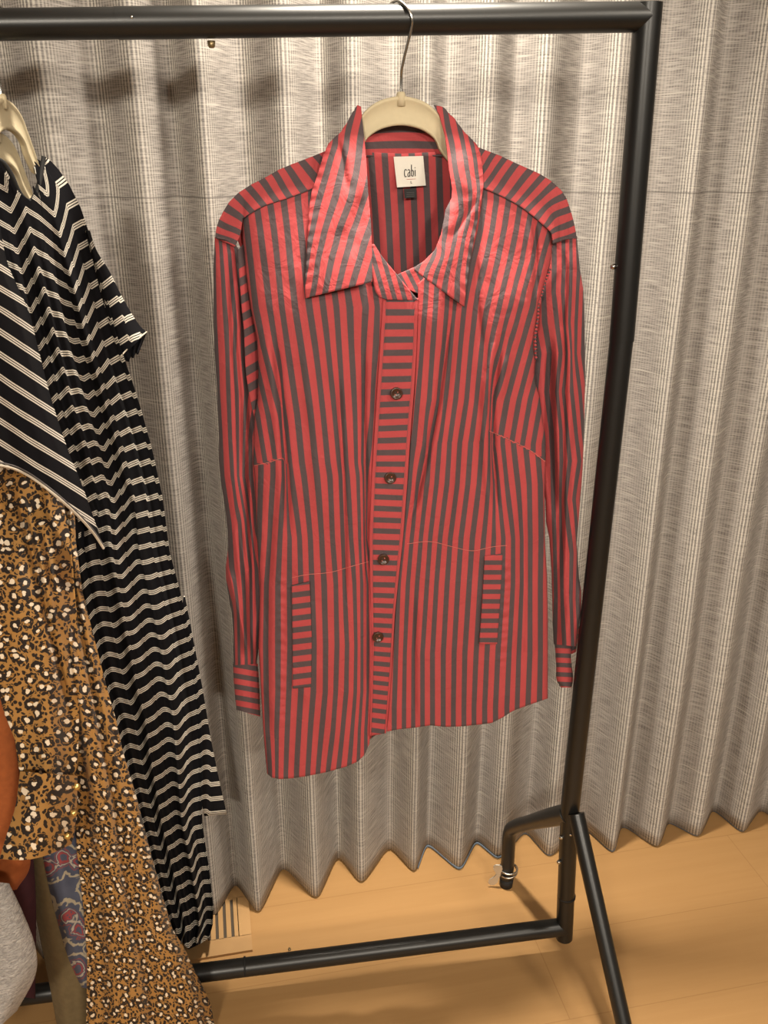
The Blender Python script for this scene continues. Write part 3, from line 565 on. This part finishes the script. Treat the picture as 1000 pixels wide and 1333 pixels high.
seam('yoke_seam', [(406, 246), (375, 258), (348, 266.5), (330, 275.5), (315, 285)], 0.0005, 'ink', 0.0020); seam('yoke_seam', [(629, 245), (643, 250.7), (659.5, 258.5), (677.7, 269), (696, 283), (716.7, 301)], 0.0005, 'ink', 0.0020)
zfL = lambda x, y: yfront(x, y)+0.0034*wv1(x, y)+0.0007*wv2(x, y)+1.4*crL(x, y)
zfR = lambda x, y: yfront(x, y)+0.0034*wv3(x, y)+0.0007*wv4(x, y)+1.4*crR(x, y)
seam('dart_seam', [(331, 606), (350, 602), (367, 596)], 0.0004, 'thread', 0.0010, zfL); seam('dart_seam', [(637, 561), (660, 571), (690, 586), (710, 601)], 0.0004, 'thread', 0.0004, zfR)
# sleeves
SLr = [(312, [(0, 277), (1, 287), (2, 296), (3, 305)]), (330, [(0, 279), (1, 288), (2, 299), (3, 308)]), (360, [(0, 278.5), (1, 290.4), (2, 301), (3, 311)]), (420, [(0, 279), (1, 294.6), (2, 307), (3, 315.6)]), (460, [(0, 281), (1, 297), (2, 305), (3, 316)]),
       (510, [(0, 283), (1, 298), (2, 308), (3, 321)]), (570, [(0, 287), (1, 300), (2, 309.6), (3, 318), (4, 325)]), (620, [(0, 289), (1, 303.5), (2, 310), (3, 317), (4, 326)]), (680, [(0, 298), (1, 313), (2, 320), (3, 326), (4, 332)]), (740, [(0, 302), (1, 316), (2, 327), (3, 333)]), (800, [(-1, 303), (0, 310), (1, 319), (2, 327), (3, 336)]), (862, [(-1, 305), (0, 311), (1, 321), (2, 328), (3, 335)])]
sl = P([(279.6, 308), (278, 348), (278, 408), (279, 456), (282, 498), (285, 558), (285, 600), (289, 636), (293, 660), (296, 690), (297, 714), (294, 736), (294, 752), (298, 778), (303, 804), (304, 836), (304, 866)])
sr = P([(308, 312), (314, 330), (320, 360), (328, 400), (338, 440), (346, 500), (348, 560), (348, 640), (346, 720), (343, 780), (340, 820), (336, 850), (334, 866)])
x, y, t, v = region(sl, sr, Q([(278, 308), (290, 310), (300, 313), (308, 320), (314, 330), (350, 360)]), Q([(300, 866), (345, 864)]), 60, 170)
s = 2*t-1; el = np.sqrt(np.clip(1-s*s, 0, 1)); bz = 0.030*sstep(300, 420, y)+0.006
crS = creases([([(313, 320), (318, 450), (326, 540), (330, 600)], 0.010, 5, 1), ([(305, 330), (303, 420), (312, 520), (312, 640)], 0.006, 5, 1), ([(322, 560), (326, 640), (329, 740), (330, 830)], 0.010, 5, 1), ([(297, 740), (306, 780), (318, 830), (326, 858)], -0.009, 5, -1), ([(311, 680), (322, 760), (328, 850)], 0.006, 4, -1)])
zS = D+0.018-bz*el*(1-0.45*sstep(0.3, 1.0, t))+1.5*crS(x, y)+0.0012*wob(51, 8, 14, 40)(x, y)
sheet('sleeve', x, y, zS, stripes_from_rows(SLr)(x, y), y/15, M['shirt'], shirt, back=D+0.019+0.7*bz*el)
# tucked underarm fold, stripes running across
gl = [(309.6, 326), (311, 348), (314.4, 396), (318, 432), (318.6, 450), (320.4, 486), (326.4, 522), (331, 542)]; gr = [(317, 318), (323, 348), (331, 400), (340, 440), (342, 470), (342, 490), (340, 522), (338, 542)]
x, y, t, v = ruled(gl, gr, 20, 90, True); dk_ = [350, 374, 398, 420, 444, 472, 494, 521, 545]
yy = y+0.75*(x-(gl[0][0]+12)) * 0.8-6
sheet('underarm_fold', x, y, D-0.013-0.008*np.sin(t*math.pi)+0.02*t, np.interp(yy-6, [326]+dk_, range(-1, len(dk_))), t, M['shirt'], shirt)
def cuff(L, Rr, bot_dark, z0, name='cuff', bulge_=0.022, per=None):
    x, y, t, v = ruled(L, Rr, 36, 50, True); s = 2*t-1; el = np.sqrt(np.clip(1-s*s, 0, 1))
    yn = y-per[1]*(t-0.5)
    return sheet(name, x, y, z0-bulge_*el+0.0006*wob(6, 6, 10, 10)(x, y), (yn-per[0])/per[2], t, M['shirt'], shirt, back=z0+0.001+0.8*bulge_*el)
cuff([(303.5, 864), (304.5, 890), (308, 924)], [(336, 864), (338, 895), (339, 933)], 0, D+0.018, per=(868, 6, 14.2))
SRr = [(320, [(0, 722), (1, 734), (2, 743.5), (3, 752)]), (350, [(0, 722), (1, 734.5), (2, 743.4), (3, 753.5)]), (380, [(-1, 708), (0, 721), (1, 733), (2, 743), (3, 752), (4, 761)]), (420, [(-1, 709), (0, 726), (1, 735), (2, 741), (3, 750), (4, 760)]), (460, [(-2, 702), (-1, 715), (0, 731), (1, 738), (2, 744), (3, 749), (4, 758.5)]),
       (510, [(-1, 712), (0, 726), (1, 733), (2, 744.6), (3, 755.4), (4, 765)]), (560, [(-1, 718), (0, 731), (1, 738), (2, 750), (3, 759)]), (600, [(-1, 720), (0, 731), (1, 741.6), (2, 755), (3, 763)]), (650, [(-1, 721), (0, 730), (1, 736), (2, 747.6), (3, 757)]), (720, [(-1, 723.6), (0, 730), (1, 745), (2, 753)]), (780, [(-1, 724.8), (0, 731), (1, 744), (2, 751)]), (836, [(-1, 722), (0, 735), (1, 746), (2, 754)])]
sl2 = P([(719, 318), (716, 335), (708, 360), (700, 385), (694, 410), (690, 440), (688, 500), (692, 560), (702, 600), (710, 650), (711, 680), (715, 700), (718, 744), (719, 780), (719.5, 810), (721, 840)])
sr2 = P([(751, 309), (755, 348), (759.6, 378), (761, 408), (761.6, 456), (762, 480), (761, 546), (759, 606), (757, 636), (753.6, 678), (751, 708), (752.4, 726), (753.6, 750), (757, 770), (756.6, 798), (752.4, 822), (750, 842)])
x, y, t, v = region(sl2, sr2, Q([(688, 330), (719, 318), (736, 311), (752, 309)]), Q([(715, 838), (755, 842)]), 60, 160)
s = 2*t-1; el = np.sqrt(np.clip(1-s*s, 0, 1)); bz = 0.030*sstep(300, 420, y)+0.006
crS2 = creases([([(733, 400), (733, 520), (732, 640), (728, 760)], 0.009, 5, 1), ([(716, 440), (716, 560), (724, 680)], 0.012, 6, 1), ([(746, 560), (742, 680), (740, 790)], 0.004, 4, 1), ([(735, 330), (736, 380), (731, 430)], 0.005, 4, 1), ([(752, 690), (750, 780), (747, 836)], 0.006, 4, 1)])
zS2 = D+0.024-bz*el*(1-0.5*sstep(0.7, 0.0, t))+1.4*crS2(x, y)+0.0012*wob(52, 8, 14, 40)(x, y)
sheet('sleeve', x, y, zS2, stripes_from_rows(SRr)(x, y), y/15, M['shirt'], shirt, back=D+0.025+0.7*bz*el)
cuff([(722, 834), (724, 865), (724.5, 884), (730, 895)], [(743.5, 834), (744, 862), (746.5, 882), (744.5, 895)], 0, D+0.024, bulge_=0.016, per=(841, 1, 12.4))
cuff([(743, 818), (743, 852)], [(755, 815), (750, 849)], 0, D+0.034, 'cuff_overlap', 0.008, per=(830, -4, 13))
# puckered armhole seams
for nm, pts, zc_ in (('armhole_seam', [(283, 309), (297, 312.5), (306, 320), (313.5, 332)], D-0.008), ('armhole_seam', [(719, 317), (728, 313), (736, 310.5), (751, 309)], D-0.008)):
    p = resample(pts, 24); tube(nm, [Vector(q) for q in at(p[:, 0], p[:, 1], np.full(24, zc_))], [0.0012+0.0006*(k % 2) for k in range(24)], M['shirt'], shirt, 8)
def pucker(pts, zf, n, r=0.0024, amp=0.8):
    p = resample(pts, n*4); zz = zf(p[:, 0], p[:, 1]); q = at(p[:, 0], p[:, 1], zz); rad = [r*(0.75+0.35*math.sin(k*math.pi/2)) for k in range(n*4)]
    V = []; nn = 8; Fc = []; UV = []
    for k in range(n*4):
        T = q[min(k+1, n*4-1)]-q[max(k-1, 0)]; T = T/np.linalg.norm(T); Nn = np.cross(T, [0, 1.0, 0]); Nn /= np.linalg.norm(Nn); B = np.cross(T, Nn)
        for j in range(nn):
            a = 2*math.pi*j/nn; V.append(q[k]+rad[k]*(math.cos(a)*Nn+math.sin(a)*B)); UV.append((k/4.0*amp, 0))
    for k in range(n*4-1):
        for j in range(nn): Fc.append((k*nn+j, k*nn+(j+1) % nn, (k+1)*nn+(j+1) % nn, (k+1)*nn+j))
    mesh_obj('puckered_seam', V, Fc, M['shirt'], shirt, UV)
zfe = lambda x, y: yfront(x, y)-0.004
pucker([(716, 350), (711, 364), (706, 378), (704, 386)], lambda x, y: np.full(np.shape(x), D-0.022), 10)
pucker([(701, 395), (700, 415), (697, 436), (697, 455), (698, 468)], lambda x, y: np.full(np.shape(x), D-0.022), 18)
# pocket welts
def welt(L, Rr, c0, per, tl):
    x, y, t, v = ruled(L, Rr, 14, 70); zz = yfront(x, y)-0.0045+0.0006*wob(8, 6, 10, 12)(x, y)
    sheet('pocket_welt', x, y, zz, (y-tl*(t-0.5)-c0)/per, t, M['shirt'], shirt, solid=0.0022)
    return
welt([(380, 762), (381, 830), (381, 896)], [(403, 757), (406, 830), (405, 894)], 773, 15.2, -3)
welt([(631, 724), (628, 780), (624, 838)], [(654, 721), (651, 780), (647, 838)], 732, 12.6, 0)
seam('waist_seam', [(380, 752), (400, 748), (430, 745), (455, 738), (480, 731)], 0.0004, 'thread', 0.0010, zfL); seam('waist_seam', [(530, 708), (560, 705), (590, 712), (615, 717), (640, 712), (660, 710)], 0.0004, 'thread', 0.0004, zfR)
# collar
UCL = stripes_tps([(1, [(436, 190), (431, 207), (424, 232), (415.6, 260), (410, 285), (408, 296), (402, 325), (400, 340)]), (2, [(458, 152), (452, 178), (448, 205), (441, 238), (436, 260), (428.5, 283), (422, 304), (414, 340), (409, 376)]),
  (3, [(472, 165), (467, 202), (463.6, 226), (456.4, 260), (448, 283), (438, 316), (430, 348), (424, 379)]), (4, [(478, 244), (471, 268), (466, 284), (458, 306), (448, 344), (440, 378)]), (5, [(482, 296), (468, 340), (458, 374)]), (6, [(485, 345), (480, 362)])])
clo = [(466, 137), (460, 145), (453, 158), (444, 172), (434, 181), (428, 187), (421.6, 202), (413, 230), (406, 250), (402, 275), (401.5, 296), (399, 340), (397, 372), (398, 388)]
cli = [(470, 139), (471, 151), (473, 170), (475, 190), (477, 214), (478, 232), (479, 250), (481, 268), (482.5, 285), (483, 295), (484, 320), (484.5, 340), (484.5, 355), (484.5, 367)]
x, y, t, v = ruled(clo, cli, 44, 110)
def zcol(x, y, t, inner):      # t grows towards the neck
    base = lerp(D-0.004, yfront(x, y)-0.012, sstep(130, 250, y)); return base-0.013*np.sin(np.clip(t, 0, 1)*math.pi*0.62)*sstep(135, 220, y)*inner
crC = creases([([(440, 182), (447, 210), (450, 240)], 0.004, 4, 1), ([(455, 250), (445, 300)], -0.003, 9, 1), ([(470, 260), (462, 330)], 0.003, 7, 1)])
zCL = zcol(x, y, t, 1)+0.0012*wob(61, 8, 16, 26)(x, y)+0.0010*np.sin(v*110)*np.exp(-t/0.10)+crC(x, y)
sheet('collar_leaf', x, y, zCL, UCL(x, y), v, M['shirt'], shirt, solid=0.0022)
UCR = stripes_tps([(0, [(581, 275), (580, 292), (577, 318), (572, 345), (565, 370)]), (1, [(583, 166), (588, 187.6), (591.6, 211.6), (595, 232), (599, 256), (600, 278), (592, 312), (585, 342), (578, 378)]), (2, [(597.6, 163.6), (602, 184), (606, 208), (609.6, 232), (612, 256), (611, 276), (603, 312), (598, 342), (595, 382)]), (3, [(612, 180), (617, 202), (620, 226), (622.5, 250), (620, 270), (615, 306), (609, 345)]), (-1, [(566, 330), (556, 352)])])
cri = [(565, 137), (572, 150), (579, 176), (582, 196), (584.4, 220), (588.5, 246), (588, 258), (580, 274), (578.5, 284), (574, 306), (566, 326), (552, 340), (541, 347), (539, 352)]
cro = [(576, 139), (594, 157.6), (602, 169.6), (612, 180), (620, 188), (625, 200), (628, 218), (629, 244), (626, 262), (622, 286), (616.6, 316), (611, 344), (607, 376), (604, 399)]
x, y, t, v = ruled(cri, cro, 44, 110)
zCR = zcol(x, y, 1-t, 1)+0.0012*wob(62, 8, 16, 26)(x, y)+0.0010*np.sin(v*110)*np.exp(-(1-t)/0.10)+creases([([(618, 262), (604, 285), (593, 305)], 0.0028, 4, 1), ([(600, 200), (606, 250)], -0.003, 9, 1), ([(590, 268), (586, 300)], -0.003, 7, 1)])(x, y)
sheet('collar_leaf', x, y, zCR, UCR(x, y), v, M['shirt'], shirt, solid=0.0022)
# collar stand ends at the top of the placket
x, y, t, v = ruled([(482, 318), (483, 345), (487, 372), (492, 384), (502, 390)], [(487, 318), (499, 336), (519, 360), (532, 376), (545, 391)], 20, 40, True)
sheet('collar_stand', x, y, yfront(x, y)-0.012+0.004*v, (x-0.28*(y-350)-490)/13.0, v, M['shirt'], shirt, solid=0.002)
x, y, t, v = ruled([(516, 358), (522, 366), (530, 376)], [(541, 347), (552, 362), (566, 392)], 20, 24)
sheet('collar_stand', x, y, yfront(x, y)+0.003, (x-0.5*(y-350)-490)/13.0, v, M['shirt'], shirt, solid=0.002)
# labels in the neck
def flat(name, quad, Y, mat, parent, th=0.0012):
    q = [Vector(at(px, py, Y)) for px, py in quad]; dn = Vector((0, 1, 0))*th; V = q+[a+dn for a in q]
    return mesh_obj(name, V, [(0, 1, 2, 3), (7, 6, 5, 4), (0, 4, 5, 1), (1, 5, 6, 2), (2, 6, 7, 3), (3, 7, 4, 0)], mat, parent, smooth=False)
YL = D+0.010
lab = flat('brand_label', [(512.5, 204), (551, 203), (554.5, 241.5), (517, 244)], YL, M['tag'], shirt)
def stroke(pts, r, mat, par, Y=YL-0.0006): return tube('lettering', [Vector(at(a, b, Y)) for a, b in pts], r, mat, par, 6)
r_ = 0.00062
# c a b i, tall narrow hand-drawn letters
for pts in ([(529.6, 222.5), (528.6, 221), (527.2, 221.4), (526.6, 224), (526.8, 228), (527.8, 229.6), (529.4, 229)],
            [(531.0, 222.2), (532.4, 221), (533.6, 222), (533.8, 229)], [(533.7, 224.6), (532, 224.8), (531, 226.6), (531.2, 229), (532.4, 229.4), (533.8, 228)],
            [(535.8, 215.5), (536.0, 228.8)], [(536.0, 223.4), (537.2, 221.8), (538.4, 223), (538.5, 227), (537.6, 229), (536.0, 228.2)],
            [(540.6, 221.6), (540.8, 228.8)], [(540.4, 218.6), (540.5, 219.3)]):
    c0 = np.array([533.7, 225]); pts = [tuple(c0+(np.array(p)-c0)*np.array([1.0, 1.12])) for p in pts]; stroke(pts, r_, M['ink'], lab)
stroke([(529.5, 233.4), (541.5, 232.8)], 0.00025, M['redink'], lab); stroke([(535.0, 235.6), (535.1, 238.6), (536.6, 238.5)], 0.00035, M['ink'], lab)
lab2 = flat('care_label', [(526, 246), (541.5, 245), (542.5, 257), (527, 258.3)], YL+0.001, M['blacktag'], shirt)
for yy_ in (250.6, 253.0, 255.4): stroke([(529.5, yy_+0.2), (539.5, yy_-0.3)], 0.00022, M['greyink'], lab2, YL+0.0006)

# ---------------------------------------------------------------- garments at the left, hung edge-on to the rail
def ygar(x, y):                     # the far shoulder turns towards the curtain
    return np.clip(D+0.065-0.00105*(190-x)-0.00006*(y-500), D-0.24, D+0.12)
dress = thing('striped_dress', 'black jersey dress with triple white stripes hanging left of the shirt', 'dress', tuple(A(200, 1200, D)))
lineB = P([(-14, 215), (0, 300), (8, 340), (20, 369), (36, 405), (49.5, 455), (66, 518), (89, 587), (109, 636), (133, 706)])
lineR = P([(57, 199), (69, 210), (90, 240), (105, 270), (117, 306), (132, 350), (148, 400), (158, 440), (166, 470), (171.6, 494), (185, 537), (198, 584), (211, 643), (221, 719), (233, 763), (252, 848), (266, 920), (280, 1000), (288, 1058)])
def dress_u(x, y, xl, xr):
    s = np.clip((x-xl)/(xr-xl), -0.3, 1.1); up = 1-sstep(330, 640, y)
    g = np.interp(s, [-0.3, 0.0, 0.18, 0.34, 0.44, 0.62, 0.70, 1.1], [0, 0, -8, -12, -4, -30, -33, -36])
    g2 = np.interp(s, [-0.3, 0.0, 0.22, 0.40, 0.60, 0.82, 1.0, 1.1], [-30, -8, -40, -26, -2, -44, -52, -52])
    g3 = -74*np.clip(s, 0, 1)**0.85+5*np.sin(s*14+y*0.004)+3*np.sin(s*27+1)
    gg = np.where(y < 640, lerp(g2, g, sstep(300, 640, y)), lerp(g, g3, sstep(640, 900, y)))
    gg = gg+np.interp(y, [260, 420, 640, 760, 1200], [0, 5, 5, 2, 1.5])*(((s*7+0.3) % 1.0)-0.5)*-1.0
    return (y-gg)/np.interp(y, [250, 600, 1200], [30, 26, 22.5])
# body
bl_ = P([(-10, 215), (10, 250), (24, 330), (40, 400), (52, 455), (66, 520), (88, 587), (100, 650), (98, 706), (102, 740), (107, 769), (118, 832), (132, 895), (148, 940), (155, 978), (172, 1042), (190, 1106), (206, 1164), (222, 1211)])
br_ = P([(57, 199), (69, 210), (90, 240), (105, 270), (117, 306), (126, 340), (138, 380), (150, 430), (163, 470), (171.6, 494), (185, 537), (198, 584), (211, 643), (221, 719), (233, 763), (252, 848), (262, 930), (264, 1000), (263, 1071), (272, 1128), (278, 1180), (277, 1205), (272, 1221)])
def neck_y(x): return np.interp(x, [-30, 0, 12, 24, 40, 50, 57, 64, 80], [205, 207, 222, 250, 262, 240, 206, 206, 225])
x, y, t, v = region(lambda y: bl_(y)-28*(1-sstep(600, 690, y)), br_, neck_y, Q([(200, 1205), (222, 1212), (246, 1236), (262, 1228), (272, 1221), (280, 1210)]), 90, 260)
fold = sum(a*np.cos(2*math.pi*(t*f+ph)) for a, f, ph in ((0.010, 3.3, 0.1), (0.005, 6.1, 0.35), (0.003, 9.0, 0.2)))*sstep(240, 420, y)
zD = ygar(x, y)-0.018*np.sin(t*math.pi)+fold+0.004*(((t*7+0.3) % 1.0)-0.5)*sstep(260, 420, y)
sheet('dress_body', x, y, zD, dress_u(x, y, bl_(y), br_(y)), y/20, M['dress'], dress, back=zD+0.035+0.03*np.sin(t*math.pi))
# far side drape ending in a pointed corner
x, y, t, v = ruled([(236, 800), (250, 900), (256, 980), (262, 1040), (266, 1062)], [(240, 775), (262, 890), (274, 960), (283, 1005), (295, 1059)], 16, 60, True)
sheet('side_drape', x, y, ygar(x, y)+0.012-0.006*np.sin(t*math.pi), dress_u(x, y, bl_(y), br_(y))+t*0.15, y/20, M['dress'], dress, solid=0.002)
# far sleeve
x, y, t, v = ruled([(110, 300), (120, 340), (133, 390), (146, 430), (158, 466)], [(117, 300), (126, 326), (142, 352), (160, 388), (180, 421), (191, 432)], 26, 50, True)
fr_ = 1+0.0*x; zSl = ygar(x, y)+0.004-0.020*np.sin(t*math.pi)
sheet('sleeve', x, y, zSl, dress_u(x, y, bl_(y), br_(y)+20)+t*0.15, y/20, M['dress'], dress, back=zSl+0.02+0.02*np.sin(t*math.pi))
x, y, t, v = ruled([(158, 466), (166, 470)], [(191, 432), (181, 458)], 30, 8); sheet('sleeve_ruffle', x, y+2.0*np.sin(t*16)*v, ygar(x, y)-0.004+0.004*np.sin(t*20), 0*x+0.05, t, M['dress'], dress)
tube('sleeve_edge', [Vector(at(p[0], p[1], float(ygar(p[0], p[1]))-0.010)) for p in resample([(157, 464), (168, 452), (180, 441), (191, 432)], 14)], 0.0010, M['white_edge'], dress, 6)
# near sleeve, wide and draped towards the viewer
nl = [(-60, 230), (-62, 330), (-62, 430), (-62, 520), (-62, 600)]; hemS = [(-62, 600), (0, 606), (33, 617), (66, 640), (99, 669), (120, 692), (135, 714)]
sB = resample([(-12, 215), (0, 300), (8, 340), (20, 369), (36, 405), (49.5, 455), (66, 518), (89, 587), (109, 636), (136, 712)], 90)
sA = resample([(-62, 225), (-62, 330), (-62, 480), (-62, 598)], 90)
t, v = np.meshgrid(np.linspace(0, 1, 60), np.linspace(0, 1, 90)); hS = resample(hemS, 60)
x = lerp(sA[:, :1], sB[:, :1], t); y = lerp(sA[:, 1:], sB[:, 1:], t)
x = x+(hS[None, :, 0]-x[-1:])*v**2; y = y+(hS[None, :, 1]-y[-1:])*v**2
zNs = np.clip(D-0.125-0.0016*(135-x)*0.62-0.02*np.sin(t*math.pi)+0.006*np.cos(t*15)*sstep(0.3, 1, v), D-0.33, D+0.1); zNs = lerp(zNs, ygar(x, y)-0.02, sstep(0.80, 1.0, t)*(1-0.75*sstep(420, 640, y)))
Un = (y-0.85*(x-lineB(y))-0.55*lineB(y)*0)/np.interp(y, [250, 600, 1200], [38, 37, 36])
sheet('sleeve', x, y, zNs, Un, y/20, M['dress'], dress, solid=0.002)
for off, rr0 in ((0, 0.0016), (-4, 0.0009)):
    tube('sleeve_hem', [Vector(at(x[-1, k], y[-1, k]+off, zNs[-1, k]-0.0022)) for k in range(0, 60, 1)], rr0, M['white_edge'] if off == 0 else M['greyink'], dress, 6)
x, y, t, v = ruled([(92, 668), (97, 706)], [(134, 712), (127, 720)], 24, 12); sheet('sleeve_lining', x, y+4*np.sin(t*math.pi)*v, ygar(x, y)-0.006, 0*x+0.05, t, M['dress'], dress)
tube('neck_binding', [Vector(at(p[0], p[1], float(ygar(p[0], p[1]))-0.012)) for p in resample([(-14, 205), (2, 210), (14, 226), (26, 252), (40, 262), (50, 242), (57, 204)], 30)], 0.0028, M['blacktag'], dress, 8)

# leopard blouse dress
leo = thing('leopard_print_dress', 'ochre leopard print long sleeved dress hanging in front of the striped dress', 'dress', tuple(A(190, 1330, D-0.12)))
def yl(x, y): return np.clip(D-0.07-0.0005*(200-x)-0.00007*(y-700), 0.85, D)+0.05*(1-sstep(650, 780, y))
ll = P([(30, 600), (62, 800), (85, 960), (98, 1040), (100, 1110), (102, 1122), (109, 1186), (113.6, 1250), (112, 1345), (110, 1400)]); lr = P([(94, 600), (99, 706), (107, 769), (123, 832), (139, 895), (151, 936), (160, 978), (179, 1042), (195, 1106), (211, 1164), (224, 1208), (240, 1234), (256, 1269), (274, 1304), (279, 1333), (284, 1400)])
x, y, t, v = region(ll, lr, Q([(0, 600), (300, 600)]), Q([(0, 1395), (300, 1395)]), 70, 180)
ky = np.interp(y, [600, 1000, 1120, 1333], [22, 20, 14.5, 14.5])
uu = 4.0+(x-np.interp(y, [600, 1333], [60, 190]))/np.interp(y, [600, 1000, 1150, 1333], [22, 20, 14, 14]); vv = np.cumsum(np.r_[np.zeros((1, y.shape[1])), np.diff(y, axis=0)]/ky, axis=0)
zL = yl(x, y)-0.03*np.sin(t*math.pi)+0.009*np.cos(t*13+0.004*y)+0.004*np.cos(t*29+y*0.012)
sheet('dress_body', x, y, zL, uu, vv, M['leopard'], leo, back=zL+0.02+0.04*np.sin(t*math.pi))
s1 = P([(-45, 600), (-40, 700), (-30, 800), (-8, 880), (6, 930), (19, 962), (25, 1004), (27, 1012)]); s2 = P([(70, 600), (92, 700), (100, 800), (104, 900), (102, 980), (98, 1012)])
x, y, t, v = region(s1, s2, Q([(-80, 600), (300, 600)]), Q([(-80, 1006), (60, 1008), (120, 1012)]), 60, 120)
zs_ = yl(x, y)-0.035-0.030*np.sin(t*math.pi)+0.007*np.cos(t*11+0.01*y)+creases([([(22, 640), (42, 720), (62, 800), (80, 880), (96, 940)], 0.014, 5, 1), ([(58, 690), (70, 780), (84, 850)], 0.006, 4, 1)])(x, y)
sheet('sleeve', x, y, zs_, x/22+9, y/21, M['leopard'], leo, back=yl(x, y)-0.030+0.02*np.sin(t*math.pi))
x, y, t, v = ruled([(26, 1004), (20, 1050), (8, 1090), (-1, 1120)], [(101, 1010), (100, 1050), (97, 1085), (93, 1101)], 40, 40, True)
y = y+10*np.sin(t*math.pi)*v*0.9-2*v
zc_ = yl(x, y)-0.050-0.036*np.sin(t*math.pi)
sheet('cuff', x, y, zc_, x/24+3.3, y/24, M['leopard'], leo, back=yl(x, y)-0.046+0.02*np.sin(t*math.pi))
for (bx_, by_) in ((100, 1024), (96, 1058), (88, 1088)):
    lathe('cuff_button', A(bx_, by_, float(yl(bx_, by_))-0.066), (0.2, -1, 0.2), [(-0.003, 0.003), (0, 0.0052), (0.003, 0.0045), (0.005, 0.002)], M['gold'], leo, 14)

# further garments deeper along the rail
def garment(name, label, cat, base, L, Rr, z0, mat, us=14.0, part='body', bul=0.03, fq=9.0, amp=0.005, group=None):
    g = thing(name, label, cat, base, group); x, y, t, v = ruled(L, Rr, 40, 90, True); z = z0-bul*np.sin(t*math.pi)+amp*np.cos(t*fq+v*2.0)
    sheet(part, x, y, z, x/us, y/us, mat, g, back=z0+0.6*bul*np.sin(t*math.pi)+0.004); return g
garment('paisley_top', 'slate blue paisley garment showing between leopard cuff and leopard skirt', 'garment', A(85, 1300, D-0.05), [(40, 1000), (50, 1080), (58, 1128), (67, 1170), (77, 1208), (90, 1250), (106, 1285)], [(104, 1000), (108, 1080), (112, 1120), (120, 1154), (124, 1200), (128, 1240), (124, 1290)], D-0.09, M['paisley'], 36.0)
garment('olive_garment', 'olive brown garment hanging behind the paisley one at lower left', 'garment', A(85, 1380, D-0.02), [(22, 1080), (36, 1140), (48, 1200), (62, 1270), (74, 1335), (84, 1400)], [(75, 1080), (90, 1150), (105, 1210), (118, 1270), (124, 1335), (130, 1400)], D-0.02, M['olive'])
garment('maroon_garment', 'dark maroon garment edge between the grey knit and the olive garment', 'garment', A(20, 1300, D-0.05), [(-50, 900), (-50, 1040), (-50, 1180), (-40, 1290)], [(24, 900), (30, 1000), (46, 1150), (46, 1300)], D-0.05, M['maroon'])
garment('orange_sweater', 'burnt orange knitted sleeve hanging behind the leopard cuff', 'sweater', A(0, 1160, D-0.15), [(-60, 880), (-60, 980), (-55, 1080), (-40, 1150), (-10, 1164)], [(4, 880), (20, 960), (28, 1030), (40, 1120), (22, 1158)], D-0.13, M['orange'])
kn = garment('grey_knit_sweater', 'fluffy light grey knit garment at the bottom left corner', 'sweater', A(0, 1330, D-0.22), [(-80, 1140), (-85, 1200), (-85, 1260), (-80, 1330), (-70, 1400)], [(12, 1150), (30, 1188), (46, 1232), (46, 1270), (22, 1316)], D-0.20, M['knit'], bul=0.05, amp=0.008)
